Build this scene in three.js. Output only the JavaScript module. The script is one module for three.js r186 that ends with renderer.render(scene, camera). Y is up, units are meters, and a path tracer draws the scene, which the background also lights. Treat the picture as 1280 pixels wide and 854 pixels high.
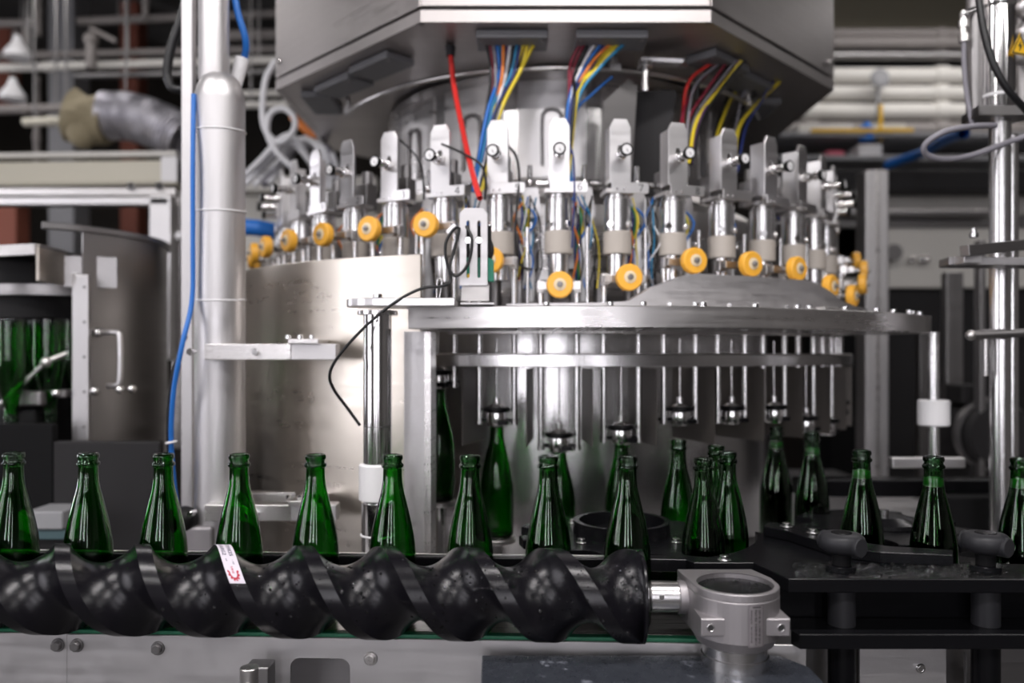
import * as THREE from 'three';
import { RoundedBoxGeometry } from 'three/addons/geometries/RoundedBoxGeometry.js';
import { mergeGeometries, mergeVertices } from 'three/addons/utils/BufferGeometryUtils.js';
import { RectAreaLightUniformsLib } from 'three/addons/lights/RectAreaLightUniformsLib.js';
import { FontLoader } from 'three/addons/loaders/FontLoader.js';
import { TextGeometry } from 'three/addons/geometries/TextGeometry.js';

// ---------------------------------------------------------------- camera, lamps, exposure
const scene = new THREE.Scene();
scene.background = new THREE.Color(0x000000);
const EYE = 1.35, F = 1000;                                  // eye height (m), focal length in 1280x854 pixels
const camera = new THREE.PerspectiveCamera(2 * Math.atan(427 / F) * 180 / Math.PI, 1280 / 854, 0.02, 60);
camera.position.set(0, EYE, 0);
camera.lookAt(0, EYE, -1);
camera.setViewOffset(1280, 854, 0, -18, 1280, 854);
camera.focus = 1.03;
camera.userData.fStop = 2.1;
camera.updateProjectionMatrix();
const renderer = new THREE.WebGLRenderer();
renderer.toneMapping = THREE.LinearToneMapping;
renderer.toneMappingExposure = 1.0;
renderer.shadowMap.enabled = true;
RectAreaLightUniformsLib.init();
// ceiling luminaires: [x, z, length along x, radiance]
const LAMPS = [
  [-1.5, 1.25, 1.2, 68], [0.35, 1.25, 1.2, 68], [2.1, 1.25, 1.2, 30],
  [-1.5, -0.35, 1.2, 68], [0.35, -0.35, 1.2, 68], [2.1, -0.35, 1.2, 16],
  [-1.9, -2.7, 1.2, 18], [1.9, -3.0, 1.2, 30],
];
// tall narrow daylight panes behind and beside the camera: [wall, place along it, centre height, width, height, radiance]
const WINDOWS = [['front', -1.55, 1.8, .2, 1.7, 8], ['front', -1.25, 1.8, .2, 1.7, 8], ['front', -.25, 1.8, .2, 1.7, 8], ['front', .05, 1.8, .2, 1.7, 8], ['front', 1.25, 1.8, .2, 1.7, 7],
  ['left', -2.6, 1.8, .35, 1.8, 6], ['left', .1, 1.8, .4, 1.8, 4.5], ['left', .8, 1.8, .4, 1.8, 4.5], ['left', 1.7, 1.8, .4, 1.8, 4.5]];
const LAMP_Y = 3.0;

// ---------------------------------------------------------------- helpers
let seed = 20240611;
const rnd = () => { seed = (seed * 1664525 + 1013904223) >>> 0; return seed / 4294967296; };
const rr = (a, b) => a + (b - a) * rnd();
const V = (x, y, z) => new THREE.Vector3(x, y, z);
const P = (u, v, d) => V((u - 640) * d / F, EYE - (v - 445) * d / F, -d);     // where the photo's point lies at depth d
const lin = (r, g, b) => new THREE.Color().setRGB(r, g, b);
const used = {};
function numbered(n) { if (used[n] === undefined) { used[n] = 0; return n; } used[n]++; return n + '_' + String(used[n]).padStart(3, '0'); }
function shadow(m) { m.castShadow = true; m.receiveShadow = true; return m; }
function thing(name, label, category, pos = [0, 0, 0], turn = 0, group) {
  const o = new THREE.Group(); o.name = numbered(name); o.position.set(...pos); o.rotation.y = turn;
  o.userData = { label, category }; if (group) o.userData.group = group;
  scene.add(o); return o;
}
function part(parent, name, geo, mat, pos, rot, label) {
  const m = shadow(new THREE.Mesh(geo, mat)); m.name = name;
  if (pos) m.position.set(...pos); if (rot) m.rotation.set(...rot);
  if (label) m.userData.label = label;
  parent.add(m); return m;
}
function single(name, label, category, geo, mat, pos, rot, group) {
  const m = shadow(new THREE.Mesh(geo, mat)); m.name = numbered(name);
  if (pos) m.position.set(...pos); if (rot) m.rotation.set(...rot);
  m.userData = { label, category }; if (group) m.userData.group = group;
  scene.add(m); return m;
}
function struct(name, geo, mat, pos, rot) {
  const m = shadow(new THREE.Mesh(geo, mat)); m.name = name; if (pos) m.position.set(...pos); if (rot) m.rotation.set(...rot);
  m.userData = { kind: 'structure' }; scene.add(m); return m;
}
const cache = {};
const memo = (k, f) => cache[k] || (cache[k] = f());
const box = (x, y, z, r = 0.001) => memo('b' + [x, y, z, r], () => r > 0 ? new RoundedBoxGeometry(x, y, z, 1, Math.min(r, x / 2.01, y / 2.01, z / 2.01)) : new THREE.BoxGeometry(x, y, z));
function cyl(r, h, seg = 28, c = 0.0008) {                    // chamfered cylinder along y, centred
  return memo('c' + [r, h, seg, c], () => lathe([[0, -h / 2], [r - c, -h / 2], [r, -h / 2 + c], [r, h / 2 - c], [r - c, h / 2], [0, h / 2]], seg, true));
}
function lathe(pts, seg = 32, crease = false) {
  let p = pts;
  if (crease) { p = []; pts.forEach((q, i) => { p.push(q); if (i > 0 && i < pts.length - 1) p.push([q[0] + 1e-6, q[1] + 1e-6]); }); }
  return new THREE.LatheGeometry(p.map(q => new THREE.Vector2(Math.max(q[0], 0), q[1])), seg);
}
function tube(pts, r, seg = 24, rad = 8, closed = false) {
  return new THREE.TubeGeometry(new THREE.CatmullRomCurve3(pts, closed, 'catmullrom', 0.5), seg, r, rad, closed);
}
function moved(g, x = 0, y = 0, z = 0, rx = 0, ry = 0, rz = 0) {
  const m = new THREE.Matrix4().makeRotationFromEuler(new THREE.Euler(rx, ry, rz)); m.setPosition(x, y, z);
  const c = g.index ? g.toNonIndexed() : g.clone(); return c.applyMatrix4(m);
}
const joined = list => mergeGeometries(list.map(g => { const c = g.index ? g.toNonIndexed() : g; for (const k of Object.keys(c.attributes)) if (!['position', 'normal', 'uv'].includes(k)) c.deleteAttribute(k); return c; }));
function rodBetween(a, b, r, seg = 14) {
  const d = b.clone().sub(a), g = new THREE.CylinderGeometry(r, r, d.length(), seg);
  const q = new THREE.Quaternion().setFromUnitVectors(V(0, 1, 0), d.clone().normalize());
  return g.applyMatrix4(new THREE.Matrix4().compose(a.clone().add(b).multiplyScalar(0.5), q, V(1, 1, 1)));
}
function extrude(pts, depth, bevel = 0.0008, holes = []) {
  const s = new THREE.Shape(pts.map(p => new THREE.Vector2(p[0], p[1])));
  for (const h of holes) s.holes.push(h);
  return new THREE.ExtrudeGeometry(s, { depth, bevelEnabled: bevel > 0, bevelSize: bevel, bevelThickness: bevel, bevelSegments: 1, curveSegments: 20 });
}
const slab = (pts, y0, h, bevel = 0.001, holes = []) => {          // outline in (x, z), extruded upwards from y0
  const g = extrude(pts.map(p => [p[0], -p[1]]), h - 2 * bevel, bevel, holes); g.rotateX(-Math.PI / 2); g.translate(0, y0 + bevel, 0); return g;
};
function ringBand(r0, r1, y0, y1, a0, a1, seg = 64) {               // solid arc: angles measured from +z towards +x
  const pos = [], idx = [], prof = [[r0, y0], [r1, y0], [r1, y1], [r0, y1]];
  const c = 0.0012, pr = [[r0, y0], [r1 - c, y0], [r1, y0 + c], [r1, y1 - c], [r1 - c, y1], [r0, y1]];
  for (let f = 0; f < pr.length; f++) {
    const p = pr[f], q = pr[(f + 1) % pr.length], b = pos.length / 3;
    for (let i = 0; i <= seg; i++) {
      const a = a0 + (a1 - a0) * i / seg, s = Math.sin(a), k = Math.cos(a);
      pos.push(p[0] * s, p[1], p[0] * k, q[0] * s, q[1], q[0] * k);
      if (i < seg) { const o = b + 2 * i; idx.push(o, o + 2, o + 1, o + 1, o + 2, o + 3); }
    }
  }
  for (const a of [a0, a1]) {
    const b = pos.length / 3, s = Math.sin(a), k = Math.cos(a);
    for (const p of prof) pos.push(p[0] * s, p[1], p[0] * k);
    if (a === a0) idx.push(b, b + 1, b + 2, b, b + 2, b + 3); else idx.push(b, b + 2, b + 1, b, b + 3, b + 2);
  }
  const g = new THREE.BufferGeometry();
  g.setAttribute('position', new THREE.Float32BufferAttribute(pos, 3));
  g.setAttribute('uv', new THREE.Float32BufferAttribute(pos.filter((_, i) => i % 3 < 2), 2));
  g.setIndex(idx); g.computeVertexNormals(); return g;
}

// ---------------------------------------------------------------- textures
function noise2(w, h, sx, sy, oct, s0) {                             // tiling value noise
  const out = new Float32Array(w * h); let amp = 1, tot = 0; seed = s0;
  for (let o = 0; o < oct; o++) {
    const gx = Math.max(1, Math.round(sx * 2 ** o)), gy = Math.max(1, Math.round(sy * 2 ** o)), g = new Float32Array(gx * gy).map(() => rnd());
    for (let y = 0; y < h; y++) for (let x = 0; x < w; x++) {
      const fx = x / w * gx, fy = y / h * gy, x0 = Math.floor(fx), y0 = Math.floor(fy);
      let a = fx - x0, b = fy - y0; a = a * a * (3 - 2 * a); b = b * b * (3 - 2 * b);
      const G = (i, j) => g[(j % gy) * gx + (i % gx)];
      out[y * w + x] += amp * ((G(x0, y0) * (1 - a) + G(x0 + 1, y0) * a) * (1 - b) + (G(x0, y0 + 1) * (1 - a) + G(x0 + 1, y0 + 1) * a) * b);
    }
    tot += amp; amp *= 0.55;
  }
  return out.map(v => v / tot);
}
function dataTex(w, h, fn, srgb, rep = [1, 1]) {
  const a = new Uint8Array(w * h * 4);
  for (let i = 0; i < w * h; i++) { const c = fn(i, i % w, Math.floor(i / w)); a[4 * i] = c[0]; a[4 * i + 1] = c[1]; a[4 * i + 2] = c[2]; a[4 * i + 3] = 255; }
  const t = new THREE.DataTexture(a, w, h); t.wrapS = t.wrapT = THREE.RepeatWrapping; t.magFilter = THREE.LinearFilter; t.minFilter = THREE.LinearMipmapLinearFilter; t.generateMipmaps = true;
  if (srgb) t.colorSpace = THREE.SRGBColorSpace; t.repeat.set(...rep); t.needsUpdate = true; return t;
}
const nBrush = noise2(256, 256, 3, 64, 2, 11), nCloud = noise2(256, 256, 4, 4, 5, 22), nFine = noise2(256, 256, 40, 40, 3, 33);
const g8 = v => { const c = Math.max(0, Math.min(255, Math.round(v))); return [c, c, c]; };
const brushRough = dataTex(256, 256, i => g8(180 + 110 * (nBrush[i] - 0.5) + 40 * (nFine[i] - 0.5)), false, [2, 2]);
const brushBump = dataTex(256, 256, i => g8(255 * nBrush[i]), false, [2, 2]);
const smudgeRough = dataTex(256, 256, i => g8(200 + 70 * (nBrush[i] - 0.5) + 50 * (nFine[i] - 0.5)), false, [2, 2]);
const scuffRough = dataTex(256, 256, i => g8(160 + 140 * (nFine[i] - 0.5) + 80 * (nCloud[i] - 0.5)), false, [3, 3]);
const chipColor = dataTex(512, 512, (i, x, y) => {
  const j = (y >> 1) * 256 + (x >> 1), n = nCloud[(y % 256) * 256 + (x % 256)], f = nFine[j];
  const t = Math.max(0, Math.min(1, (n - 0.70) * 14)) * (0.35 + 0.65 * f);
  const base = [54 + 14 * (f - .5), 57 + 14 * (f - .5), 64 + 14 * (f - .5)];
  return base.map((c, k) => c + t * ([176, 178, 190][k] - c));
}, true, [1, 1]);
const wallColor = dataTex(256, 256, i => { const n = 0.75 + 0.5 * (nCloud[i] - 0.5); return [64 * n, 58 * n, 52 * n]; }, true, [2, 2]);
const concreteColor = dataTex(256, 256, i => { const n = 0.8 + 0.5 * (nCloud[i] - 0.5) + 0.2 * (nFine[i] - .5); return [84 * n, 82 * n, 80 * n]; }, true, [3, 3]);

// ---------------------------------------------------------------- materials
const std = o => new THREE.MeshStandardMaterial(o), phy = o => new THREE.MeshPhysicalMaterial(o);
const M = {
  steel: std({ color: lin(.66, .64, .63), metalness: 1, roughness: .46, roughnessMap: brushRough, bumpMap: brushBump, bumpScale: .00004 }),
  steelWarm: std({ color: lin(.64, .59, .525), metalness: 1, roughness: .40, roughnessMap: smudgeRough, bumpMap: brushBump, bumpScale: .00003 }),
  steelMatte: std({ color: lin(.60, .585, .59), metalness: 1, roughness: .62, roughnessMap: smudgeRough }),
  steelDark: std({ color: lin(.30, .29, .29), metalness: 1, roughness: .5, roughnessMap: smudgeRough }),
  cabinet: std({ color: lin(.50, .47, .46), metalness: 1, roughness: .55, roughnessMap: smudgeRough }),
  plateWhite: std({ color: lin(.70, .685, .69), metalness: 1, roughness: .48, roughnessMap: smudgeRough }),
  chrome: std({ color: lin(.78, .77, .77), metalness: 1, roughness: .13 }),
  polished: std({ color: lin(.72, .71, .71), metalness: 1, roughness: .24 }),
  castAlu: std({ color: lin(.38, .36, .37), metalness: .9, roughness: .5, bumpMap: scuffRough, bumpScale: .0002 }),
  blackPlastic: phy({ color: lin(.005, .005, .006), roughness: .26, specularIntensity: .4 }),
  screwPlastic: phy({ color: lin(.006, .0055, .0075), roughness: .23, specularIntensity: .65, bumpMap: brushBump, bumpScale: .00005 }),
  blackMatte: phy({ color: lin(.005, .005, .0055), roughness: .75, specularIntensity: .3 }),
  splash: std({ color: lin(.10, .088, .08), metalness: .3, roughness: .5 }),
  glandGrey: std({ color: lin(.16, .16, .17), roughness: .5 }),
  rubber: phy({ color: lin(.006, .006, .006), roughness: .5, specularIntensity: .5 }),
  greyPlastic: phy({ color: lin(.022, .022, .025), roughness: .45, specularIntensity: .6 }),
  whitePlastic: std({ color: lin(.78, .77, .78), roughness: .45 }),
  beige: std({ color: lin(.44, .40, .36), roughness: .55 }),
  yellow: std({ color: lin(.86, .43, .045), roughness: .42 }),
  hubCream: std({ color: lin(.75, .62, .42), roughness: .5 }),
  green: std({ color: lin(.01, .13, .065), roughness: .45 }),
  sensorGreen: std({ color: lin(.005, .20, .12), roughness: .4 }),
  slate: std({ map: chipColor, color: lin(.9, .9, .9), roughness: .5, roughnessMap: scuffRough }),
  paintWhite: std({ color: lin(.62, .60, .56), roughness: .55 }),
  paintCream: std({ color: lin(.58, .55, .46), roughness: .6 }),
  paintGrey: std({ color: lin(.25, .25, .26), roughness: .55 }),
  paintDark: phy({ color: lin(.018, .017, .018), roughness: .6, specularIntensity: .5 }),
  pipePale: std({ color: lin(.22, .20, .19), roughness: .5 }),
  brickRed: std({ color: lin(.22, .065, .04), roughness: .7 }),
  duct: std({ color: lin(.55, .54, .58), metalness: .9, roughness: .45 }),
  cloth: std({ color: lin(.27, .23, .15), roughness: .9 }),
  wall: std({ map: wallColor, roughness: .9 }),
  wallLight: std({ color: lin(.17, .16, .155), roughness: .9 }),
  ceiling: std({ color: lin(.10, .098, .095), roughness: .9 }),
  floor: std({ map: concreteColor, roughness: .6 }),
  signYellow: std({ color: lin(.85, .5, .02), roughness: .45 }),
  ink: std({ color: lin(.02, .02, .02), roughness: .6 }),
  glass: phy({ color: 0xffffff, transmission: 1, thickness: .003, roughness: .0, ior: 1.5, attenuationColor: lin(.085, .52, .03), attenuationDistance: .0023 }),
  clear: phy({ color: 0xffffff, transmission: 1, thickness: .003, roughness: .04, ior: 1.45 }),
  water: phy({ color: 0xffffff, transmission: 1, thickness: .001, roughness: 0, ior: 1.45 }),
  beer: phy({ color: 0xffffff, transmission: 1, thickness: .03, roughness: 0, ior: 1.33, attenuationColor: lin(.30, .12, .015), attenuationDistance: .02 }),
  foam: std({ color: lin(.62, .62, .52), roughness: .9 }),
  guardGlass: phy({ color: lin(.75, .76, .78), transmission: 1, thickness: 0, roughness: .02 }),
  daylight: std({ color: lin(.8, .8, .8), emissive: lin(.95, .93, 1), emissiveIntensity: 2 }),
  lamp: std({ color: lin(.9, .9, .9), emissive: lin(1, .97, .96), emissiveIntensity: 3 }),
};
const cableMat = {}; for (const [k, c] of Object.entries({ red: [.62, .025, .02], blue: [.012, .14, .5], navy: [.015, .03, .16], yellow: [.72, .56, .03], white: [.72, .72, .74], grey: [.24, .23, .26], black: [.006, .006, .007], violet: [.10, .03, .16], orange: [.7, .2, .03], green: [.03, .22, .08], maroon: [.2, .01, .03], cyan: [.02, .22, .42] })) cableMat[k] = std({ color: lin(...c), roughness: .42 });

// ---------------------------------------------------------------- the hall
{
  const T = .12, X0 = -3.6, X1 = 4.0, Z0 = -5.4, Z1 = 3.4, Y1 = 3.3, cx = (X0 + X1) / 2, cz = (Z0 + Z1) / 2;
  struct('floor', box(X1 - X0 + 2 * T, T, Z1 - Z0 + 2 * T, 0), M.floor, [cx, -T / 2, cz]);
  struct('ceiling', box(X1 - X0 + 2 * T, T, Z1 - Z0 + 2 * T, 0), M.ceiling, [cx, Y1 + T / 2, cz]);
  struct('wall_back', box(X1 - X0, Y1, T, 0), M.wall, [cx, Y1 / 2, Z0 - T / 2]);
  struct('wall_front', box(X1 - X0, Y1, T, 0), M.wallLight, [cx, Y1 / 2, Z1 + T / 2]);
  struct('wall_left', box(T, Y1, Z1 - Z0, 0), M.wallLight, [X0 - T / 2, Y1 / 2, cz]);
  struct('wall_right', box(T, Y1, Z1 - Z0, 0), M.wallLight, [X1 + T / 2, Y1 / 2, cz]);
}
WINDOWS.forEach(([wall, along, y, w, h, L], i) => {
  const t = new THREE.Group(); t.name = 'window_' + (i + 1); t.userData = { kind: 'structure' }; if (wall === 'front') { t.position.set(along, y, 3.395); t.rotation.y = Math.PI; } else { t.position.set(-3.595, y, along); t.rotation.y = Math.PI / 2; } scene.add(t);
  part(t, 'window_pane', box(w, h, .006, 0), M.daylight, [0, 0, .004]);
  for (const s of [-1, 1]) { part(t, 'window_frame', box(.05, h + .1, .05, .004), M.paintWhite, [s * (w / 2 + .025), 0, .02]); part(t, 'window_frame', box(w, .05, .05, .004), M.paintWhite, [0, s * (h / 2 + .025), .02]); }
  part(t, 'glazing_bar', box(w, .03, .03, .003), M.paintWhite, [0, h * .18, .02]);
  const a = new THREE.RectAreaLight(new THREE.Color(.95, .93, 1), L, w, h); a.position.set(0, 0, .012); a.rotation.y = Math.PI; t.add(a);
});
for (const [x, z, len, L] of LAMPS) {
  const t = thing('ceiling_lamp', 'long white batten luminaire hung under the hall ceiling', 'lamp', [x, LAMP_Y, z], 0, 'ceiling lamps of the hall');
  part(t, 'housing', box(len + .06, .05, .16, .005), M.paintWhite, [0, .04, 0]);
  part(t, 'diffuser', box(len, .012, .1, .003), M.lamp, [0, .009, 0]);
  for (const s of [-1, 1]) part(t, 'hanger', cyl(.006, .24, 10), M.steel, [s * len * .4, .18, 0]);
  const a = new THREE.RectAreaLight(new THREE.Color(1, .965, .96), L, len, .1); a.position.set(0, -.004, 0); a.rotation.x = -Math.PI / 2; t.add(a);
}

// ---------------------------------------------------------------- filler carousel geometry
const AX = .105, AZ = -2.1, STEP = Math.PI / 20, PH0 = -1.86 * Math.PI / 180;
const phi = k => k * STEP + PH0;
const pol = (R, a) => [AX + R * Math.sin(a), AZ + R * Math.cos(a)];

// bed under the carousel
{
  const t = thing('machine_bed', 'steel bed plate beneath the filling carousel', 'machine bed', [.3, 0, -2.0]);
  part(t, 'plate', box(1.7, .03, 1.5, .004), M.steelMatte, [0, .93, -.1]);
  part(t, 'cabinet', box(1.6, .9, 1.4, .01), M.steelMatte, [0, .465, -.1]);
}
// central drum
{
  const t = thing('carousel_drum', 'stainless central drum of the filling carousel with hanging splash plates', 'drum', [AX, .95, AZ]);
  part(t, 'lower_shell', lathe([[0, 0], [.54, 0], [.54, .5], [.5, .52], [0, .52]], 96, true), M.polished);
  part(t, 'manifold_ring', lathe([[0, .52], [.5, .52], [.52, .535], [.52, .7], [.5, .72], [0, .72]], 96, true), M.steel);
  part(t, 'upper_shell', lathe([[0, .756], [.405, .756], [.42, .772], [.42, 1.0], [0, 1.0]], 96, true), M.polished);
  part(t, 'neck', lathe([[0, .72], [.36, .72], [.36, .757], [0, .757]], 64, true), M.steel);
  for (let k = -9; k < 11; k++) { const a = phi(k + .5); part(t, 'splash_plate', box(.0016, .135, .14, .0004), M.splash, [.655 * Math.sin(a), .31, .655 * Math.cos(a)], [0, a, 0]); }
  // access panels, seams and handles on the upper shell
  for (let i = -3; i <= 3; i++) {
    const a = i * .42 - .05;
    part(t, 'access_panel', ringBand(.4205, .4235, .775, .98, a - .17, a + .17, 10), i === 0 ? M.plateWhite : M.steel);
    part(t, 'panel_handle', tube([-.02, -.02, -.012, .012, .02, .02].map((dx, j) => V(.428 * Math.sin(a + dx / .42), [.80, .895, .915, .915, .895, .80][j], .428 * Math.cos(a + dx / .42))), .004, 20, 6), M.steelDark);
  }
}
// lower guide ring
{
  const t = thing('guide_ring', 'thin stainless guide ring around the lift rods below the round table', 'ring', [AX, 1.331, AZ]);
  part(t, 'band', ringBand(.718, .726, 0, .0215, -1.15, 1.75, 90), M.polished);
  part(t, 'flange', ringBand(.66, .725, .0215, .0235, -1.15, 1.75, 90), M.steel);
}
// round table: the cam track stands on it
{
  const t = thing('round_table', 'thick curved stainless table plate above the lift rods', 'machine table', [AX, 1.392, AZ]);
  part(t, 'plate', ringBand(.735, .9, 0, .0336, -.300, .885, 80), M.steel);
  part(t, 'inner_ring', ringBand(.715, .735, -.004, .03, -.300, .885, 80), M.steel);
  const spots = [[-.06, .855], [.055, .86], [.115, .862], [.215, .86], [.222, .875], [.34, .86], [.44, .86], [.47, .86], [.56, .87], [.66, .875], [.735, .875], [.79, .885], [.83, .88], [.86, .885]];
  for (const [a, r] of spots) part(t, 'bolt', memo('tbolt', () => joined([moved(cyl(.0075, .003, 16), 0, .0015), moved(cyl(.0055, .006, 6), 0, .006)])), M.chrome, [r * Math.sin(a), .0336, r * Math.cos(a)]);
  part(t, 'clamp_plate', box(.035, .005, .02), M.steel, [.875 * Math.sin(.50), .0365, .875 * Math.cos(.50)], [0, .5, 0]);
}
const ROLL = { '-2': 1.5787, '-1': 1.5136, 0: 1.470, 1: 1.483, 2: 1.514, 3: 1.513, 4: 1.511, 5: 1.485, 6: 1.473, 7: 1.506, 8: 1.547, 9: 1.581, 10: 1.5787 };
const rollY = k => k <= -2 ? 1.5787 : ROLL[k] ?? 1.5787;
{ // cam track under the rollers
  const t = thing('cam_track', 'grey steel cam track rising under the yellow rollers on the round table', 'cam', [AX, 1.4256, AZ]);
  const n = 90, a0 = phi(-.75), a1 = phi(6.6), pos = [], idx = [], r0 = .738, r1 = .766;
  for (let i = 0; i <= n; i++) {
    const kk = -.75 + (7.35) * i / n, a = a0 + (a1 - a0) * i / n; let h;
    const prof = [[-.75, .012], [.45, .013], [.95, .016], [1.3, .040], [1.75, .060], [2.0, .0645], [4.2, .063], [4.7, .048], [5.2, .030], [5.8, .023], [6.6, .022]];
    for (let j = 0; j < prof.length - 1; j++) if (kk >= prof[j][0] && kk <= prof[j + 1][0] + 1e-9) { let s = (kk - prof[j][0]) / (prof[j + 1][0] - prof[j][0]); h = prof[j][1] + s * (prof[j + 1][1] - prof[j][1]); }
    const s = Math.sin(a), c = Math.cos(a);
    for (const [r, y] of [[r0, 0], [r1, 0], [r1, h], [r0, h]]) pos.push(r * s, y, r * c);
    if (i < n) for (let f = 0; f < 4; f++) { const p = 4 * i + f, q = 4 * i + (f + 1) % 4; idx.push(p, p + 4, q, q, p + 4, q + 4); }
  }
  idx.push(0, 1, 2, 0, 2, 3); const e = 4 * n; idx.push(e, e + 2, e + 1, e, e + 3, e + 2);
  let g = new THREE.BufferGeometry(); g.setAttribute('position', new THREE.Float32BufferAttribute(pos, 3)); g.setIndex(idx); g = g.toNonIndexed(); g.computeVertexNormals();
  g.setAttribute('uv', new THREE.Float32BufferAttribute(Array.from(g.attributes.position.array).filter((_, i) => i % 3 < 2).map(v => v * 3), 2));
  part(t, 'rail', g, M.steelMatte);
  for (const [kk, y] of [[1.55, .012], [2.5, .012], [3.6, .012], [4.6, .012]]) { const a = phi(kk); part(t, 'screw', cyl(.004, .004, 10), M.polished, [.767 * Math.sin(a), y, .767 * Math.cos(a)], [Math.PI / 2, 0, 0]); }
}

// ---------------------------------------------------------------- filling valves
const font = await new FontLoader().loadAsync('fonts/droid/droid_sans_regular.typeface.json');
const flat = (s, size) => { const g = new TextGeometry(s, { font, size, depth: .0004, curveSegments: 4, bevelEnabled: false }); g.computeBoundingBox(); const b = g.boundingBox; g.translate(-(b.max.x + b.min.x) / 2, -(b.max.y + b.min.y) / 2, 0); return g; };
const VB = 1.40;                                                 // a valve's own origin height
function valveProto() {
  const t = new THREE.Group(), y = v => v - VB;
  const oval = new THREE.Path(); oval.absellipse(0, .058, .0055, .009, 0, Math.PI * 2, true);
  const w = .0185, plate = extrude([[-w, 0], [w, 0], [w, .098], [w - .007, .112], [-w + .007, .112], [-w, .098]], .005, .0006, [oval]);
  part(t, 'bracket_plate', joined([moved(plate, 0, y(1.656), .016), moved(box(.004, .10, .03, .0008), -w + .002, y(1.706), .002)]), M.plateWhite);
  const ga = part(t, 'gauge', joined([moved(cyl(.0068, .044, 18), 0, 0, -.022, Math.PI / 2), moved(cyl(.0095, .010, 18), 0, 0, -.034, Math.PI / 2), moved(cyl(.0085, .005, 6), 0, 0, -.016, Math.PI / 2)]), M.chrome, [0, y(1.704), .064]);
  part(ga, 'bezel', joined([new THREE.TorusGeometry(.0095, .0017, 8, 24), moved(cyl(.0100, .007, 24), 0, 0, -.004, Math.PI / 2)]), M.rubber);
  part(ga, 'dial', cyl(.0084, .0012, 24, .0002), M.whitePlastic, [0, 0, .0004], [Math.PI / 2, 0, 0]);
  part(ga, 'needle', box(.0009, .006, .0004, 0), M.ink, [.001, -.002, .0012], [0, 0, .5]);
  const lp = part(t, 'label_plate', extrude([[-.033, -.009], [.031, -.009], [.033, -.007], [.033, .007], [.031, .009], [-.033, .009]], .003, .0005), M.plateWhite, [.017, y(1.6465), .0225]);
  for (const x of [-.024, -.012]) part(lp, 'rivet', cyl(.0022, .0016, 10, .0003), M.polished, [x, -.003, .004], [Math.PI / 2, 0, 0]);
  part(t, 'upper_cylinder', lathe([[0, 0], [.0235, 0], [.024, .0008], [.024, .058], [.021, .060], [.021, .066], [0, .066]], 36, true), M.polished, [0, y(1.571), 0]);
  for (const s of [-1, 1]) part(t, 'clamp_screw', joined([moved(cyl(.0062, .006, 16), 0, 0, 0, Math.PI / 2), moved(box(.009, .0016, .001, 0), 0, 0, .0033, 0, 0, .6)]), M.chrome, [s * .0165, y(1.583), .0185], [0, s * .7, 0]);
  part(t, 'collar', lathe([[0, 0], [.0246, 0], [.0254, .001], [.0254, .039], [.0246, .04], [0, .04]], 36, true), M.beige, [0, y(1.531), 0]);
  part(t, 'lower_cylinder', lathe([[0, 0], [.0185, 0], [.0185, .047], [0, .047]], 32, true), M.polished, [0, y(1.485), 0]);
  part(t, 'valve_head', joined([moved(box(.03, .05, .03, .002), 0, y(1.665), -.03), moved(cyl(.011, .03, 14), .002, y(1.70), -.03)]), M.steelDark);
  part(t, 'bracket_foot', box(.052, .008, .05, .001), M.steel, [0, y(1.641), 0]);
  // fittings between neighbouring valves
  part(t, 'hanger_plate', extrude([[-.013, .03], [.013, .03], [.02, -.02], [.018, -.025], [-.018, -.025], [-.02, -.02]], .003, .0004), M.steelMatte, [-.05, y(1.63), -.045]);
  part(t, 'fitting', joined([moved(new THREE.SphereGeometry(.008, 12, 8), -.052, y(1.668), -.04), moved(cyl(.005, .03, 10), -.052, y(1.685), -.04), moved(cyl(.006, .024, 8), -.028, y(1.668), -.045, 0, 0, Math.PI / 2), moved(cyl(.007, .02, 8), -.05, y(1.585), -.04), moved(new THREE.SphereGeometry(.006, 10, 8), -.038, y(1.56), -.03), moved(new THREE.SphereGeometry(.005, 10, 8), -.062, y(1.55), -.03)]), M.chrome);
  part(t, 'hose', tube([V(-.052, y(1.58), -.04), V(-.054, y(1.54), -.034), V(-.050, y(1.49), -.036), V(-.052, y(1.45), -.04)], .0085, 16, 10), cableMat.white);
  part(t, 'guide_pin', cyl(.0038, .15, 12), M.polished, [.051, y(1.505), .004]);
  for (const [c, x, dx] of [['blue', -.07, .03], ['navy', .03, .006], ['yellow', .036, .012], ['green', .032, .01], ['orange', -.06, -.02]])
    part(t, 'wire', tube([V(x, y(1.64), -.05), V(x + dx, y(1.60), -.03 + .01 * Math.sin(x * 90)), V(x + dx * .2, y(1.55), -.03), V(x + dx * .8, y(1.47), -.05)], .0022, 18, 6), cableMat[c]);
  part(t, 'manifold_block', joined([moved(box(.045, .07, .03, .003), .035, y(1.545), -.075), moved(cyl(.009, .05, 12), .045, y(1.60), -.06), moved(cyl(.012, .06, 12), -.02, y(1.46), -.05), moved(cyl(.009, .055, 12), .03, y(1.46), -.03)]), M.steelDark);
  // lift unit: moves with the roller (y = 0 at roller centre)
  const ro = part(t, 'roller', lathe([[0, -.008], [.0205, -.008], [.0225, -.006], [.0227, 0], [.0225, .006], [.0205, .008], [0, .008]], 40, true), M.yellow, [0, 0, .078], [Math.PI / 2, 0, 0]);
  part(ro, 'hub', lathe([[0, 0], [.0105, 0], [.0105, .0006], [.009, .0012], [0, .0012]], 24), M.hubCream, [0, .0082, 0]);
  part(ro, 'axle_bolt', joined([moved(cyl(.005, .005, 12), 0, .011), moved(cyl(.0028, .005, 8), 0, .014), moved(cyl(.006, .02, 12), 0, -.016)]), M.steelDark);
  const lift = [];
  lift.push(ro);
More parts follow.
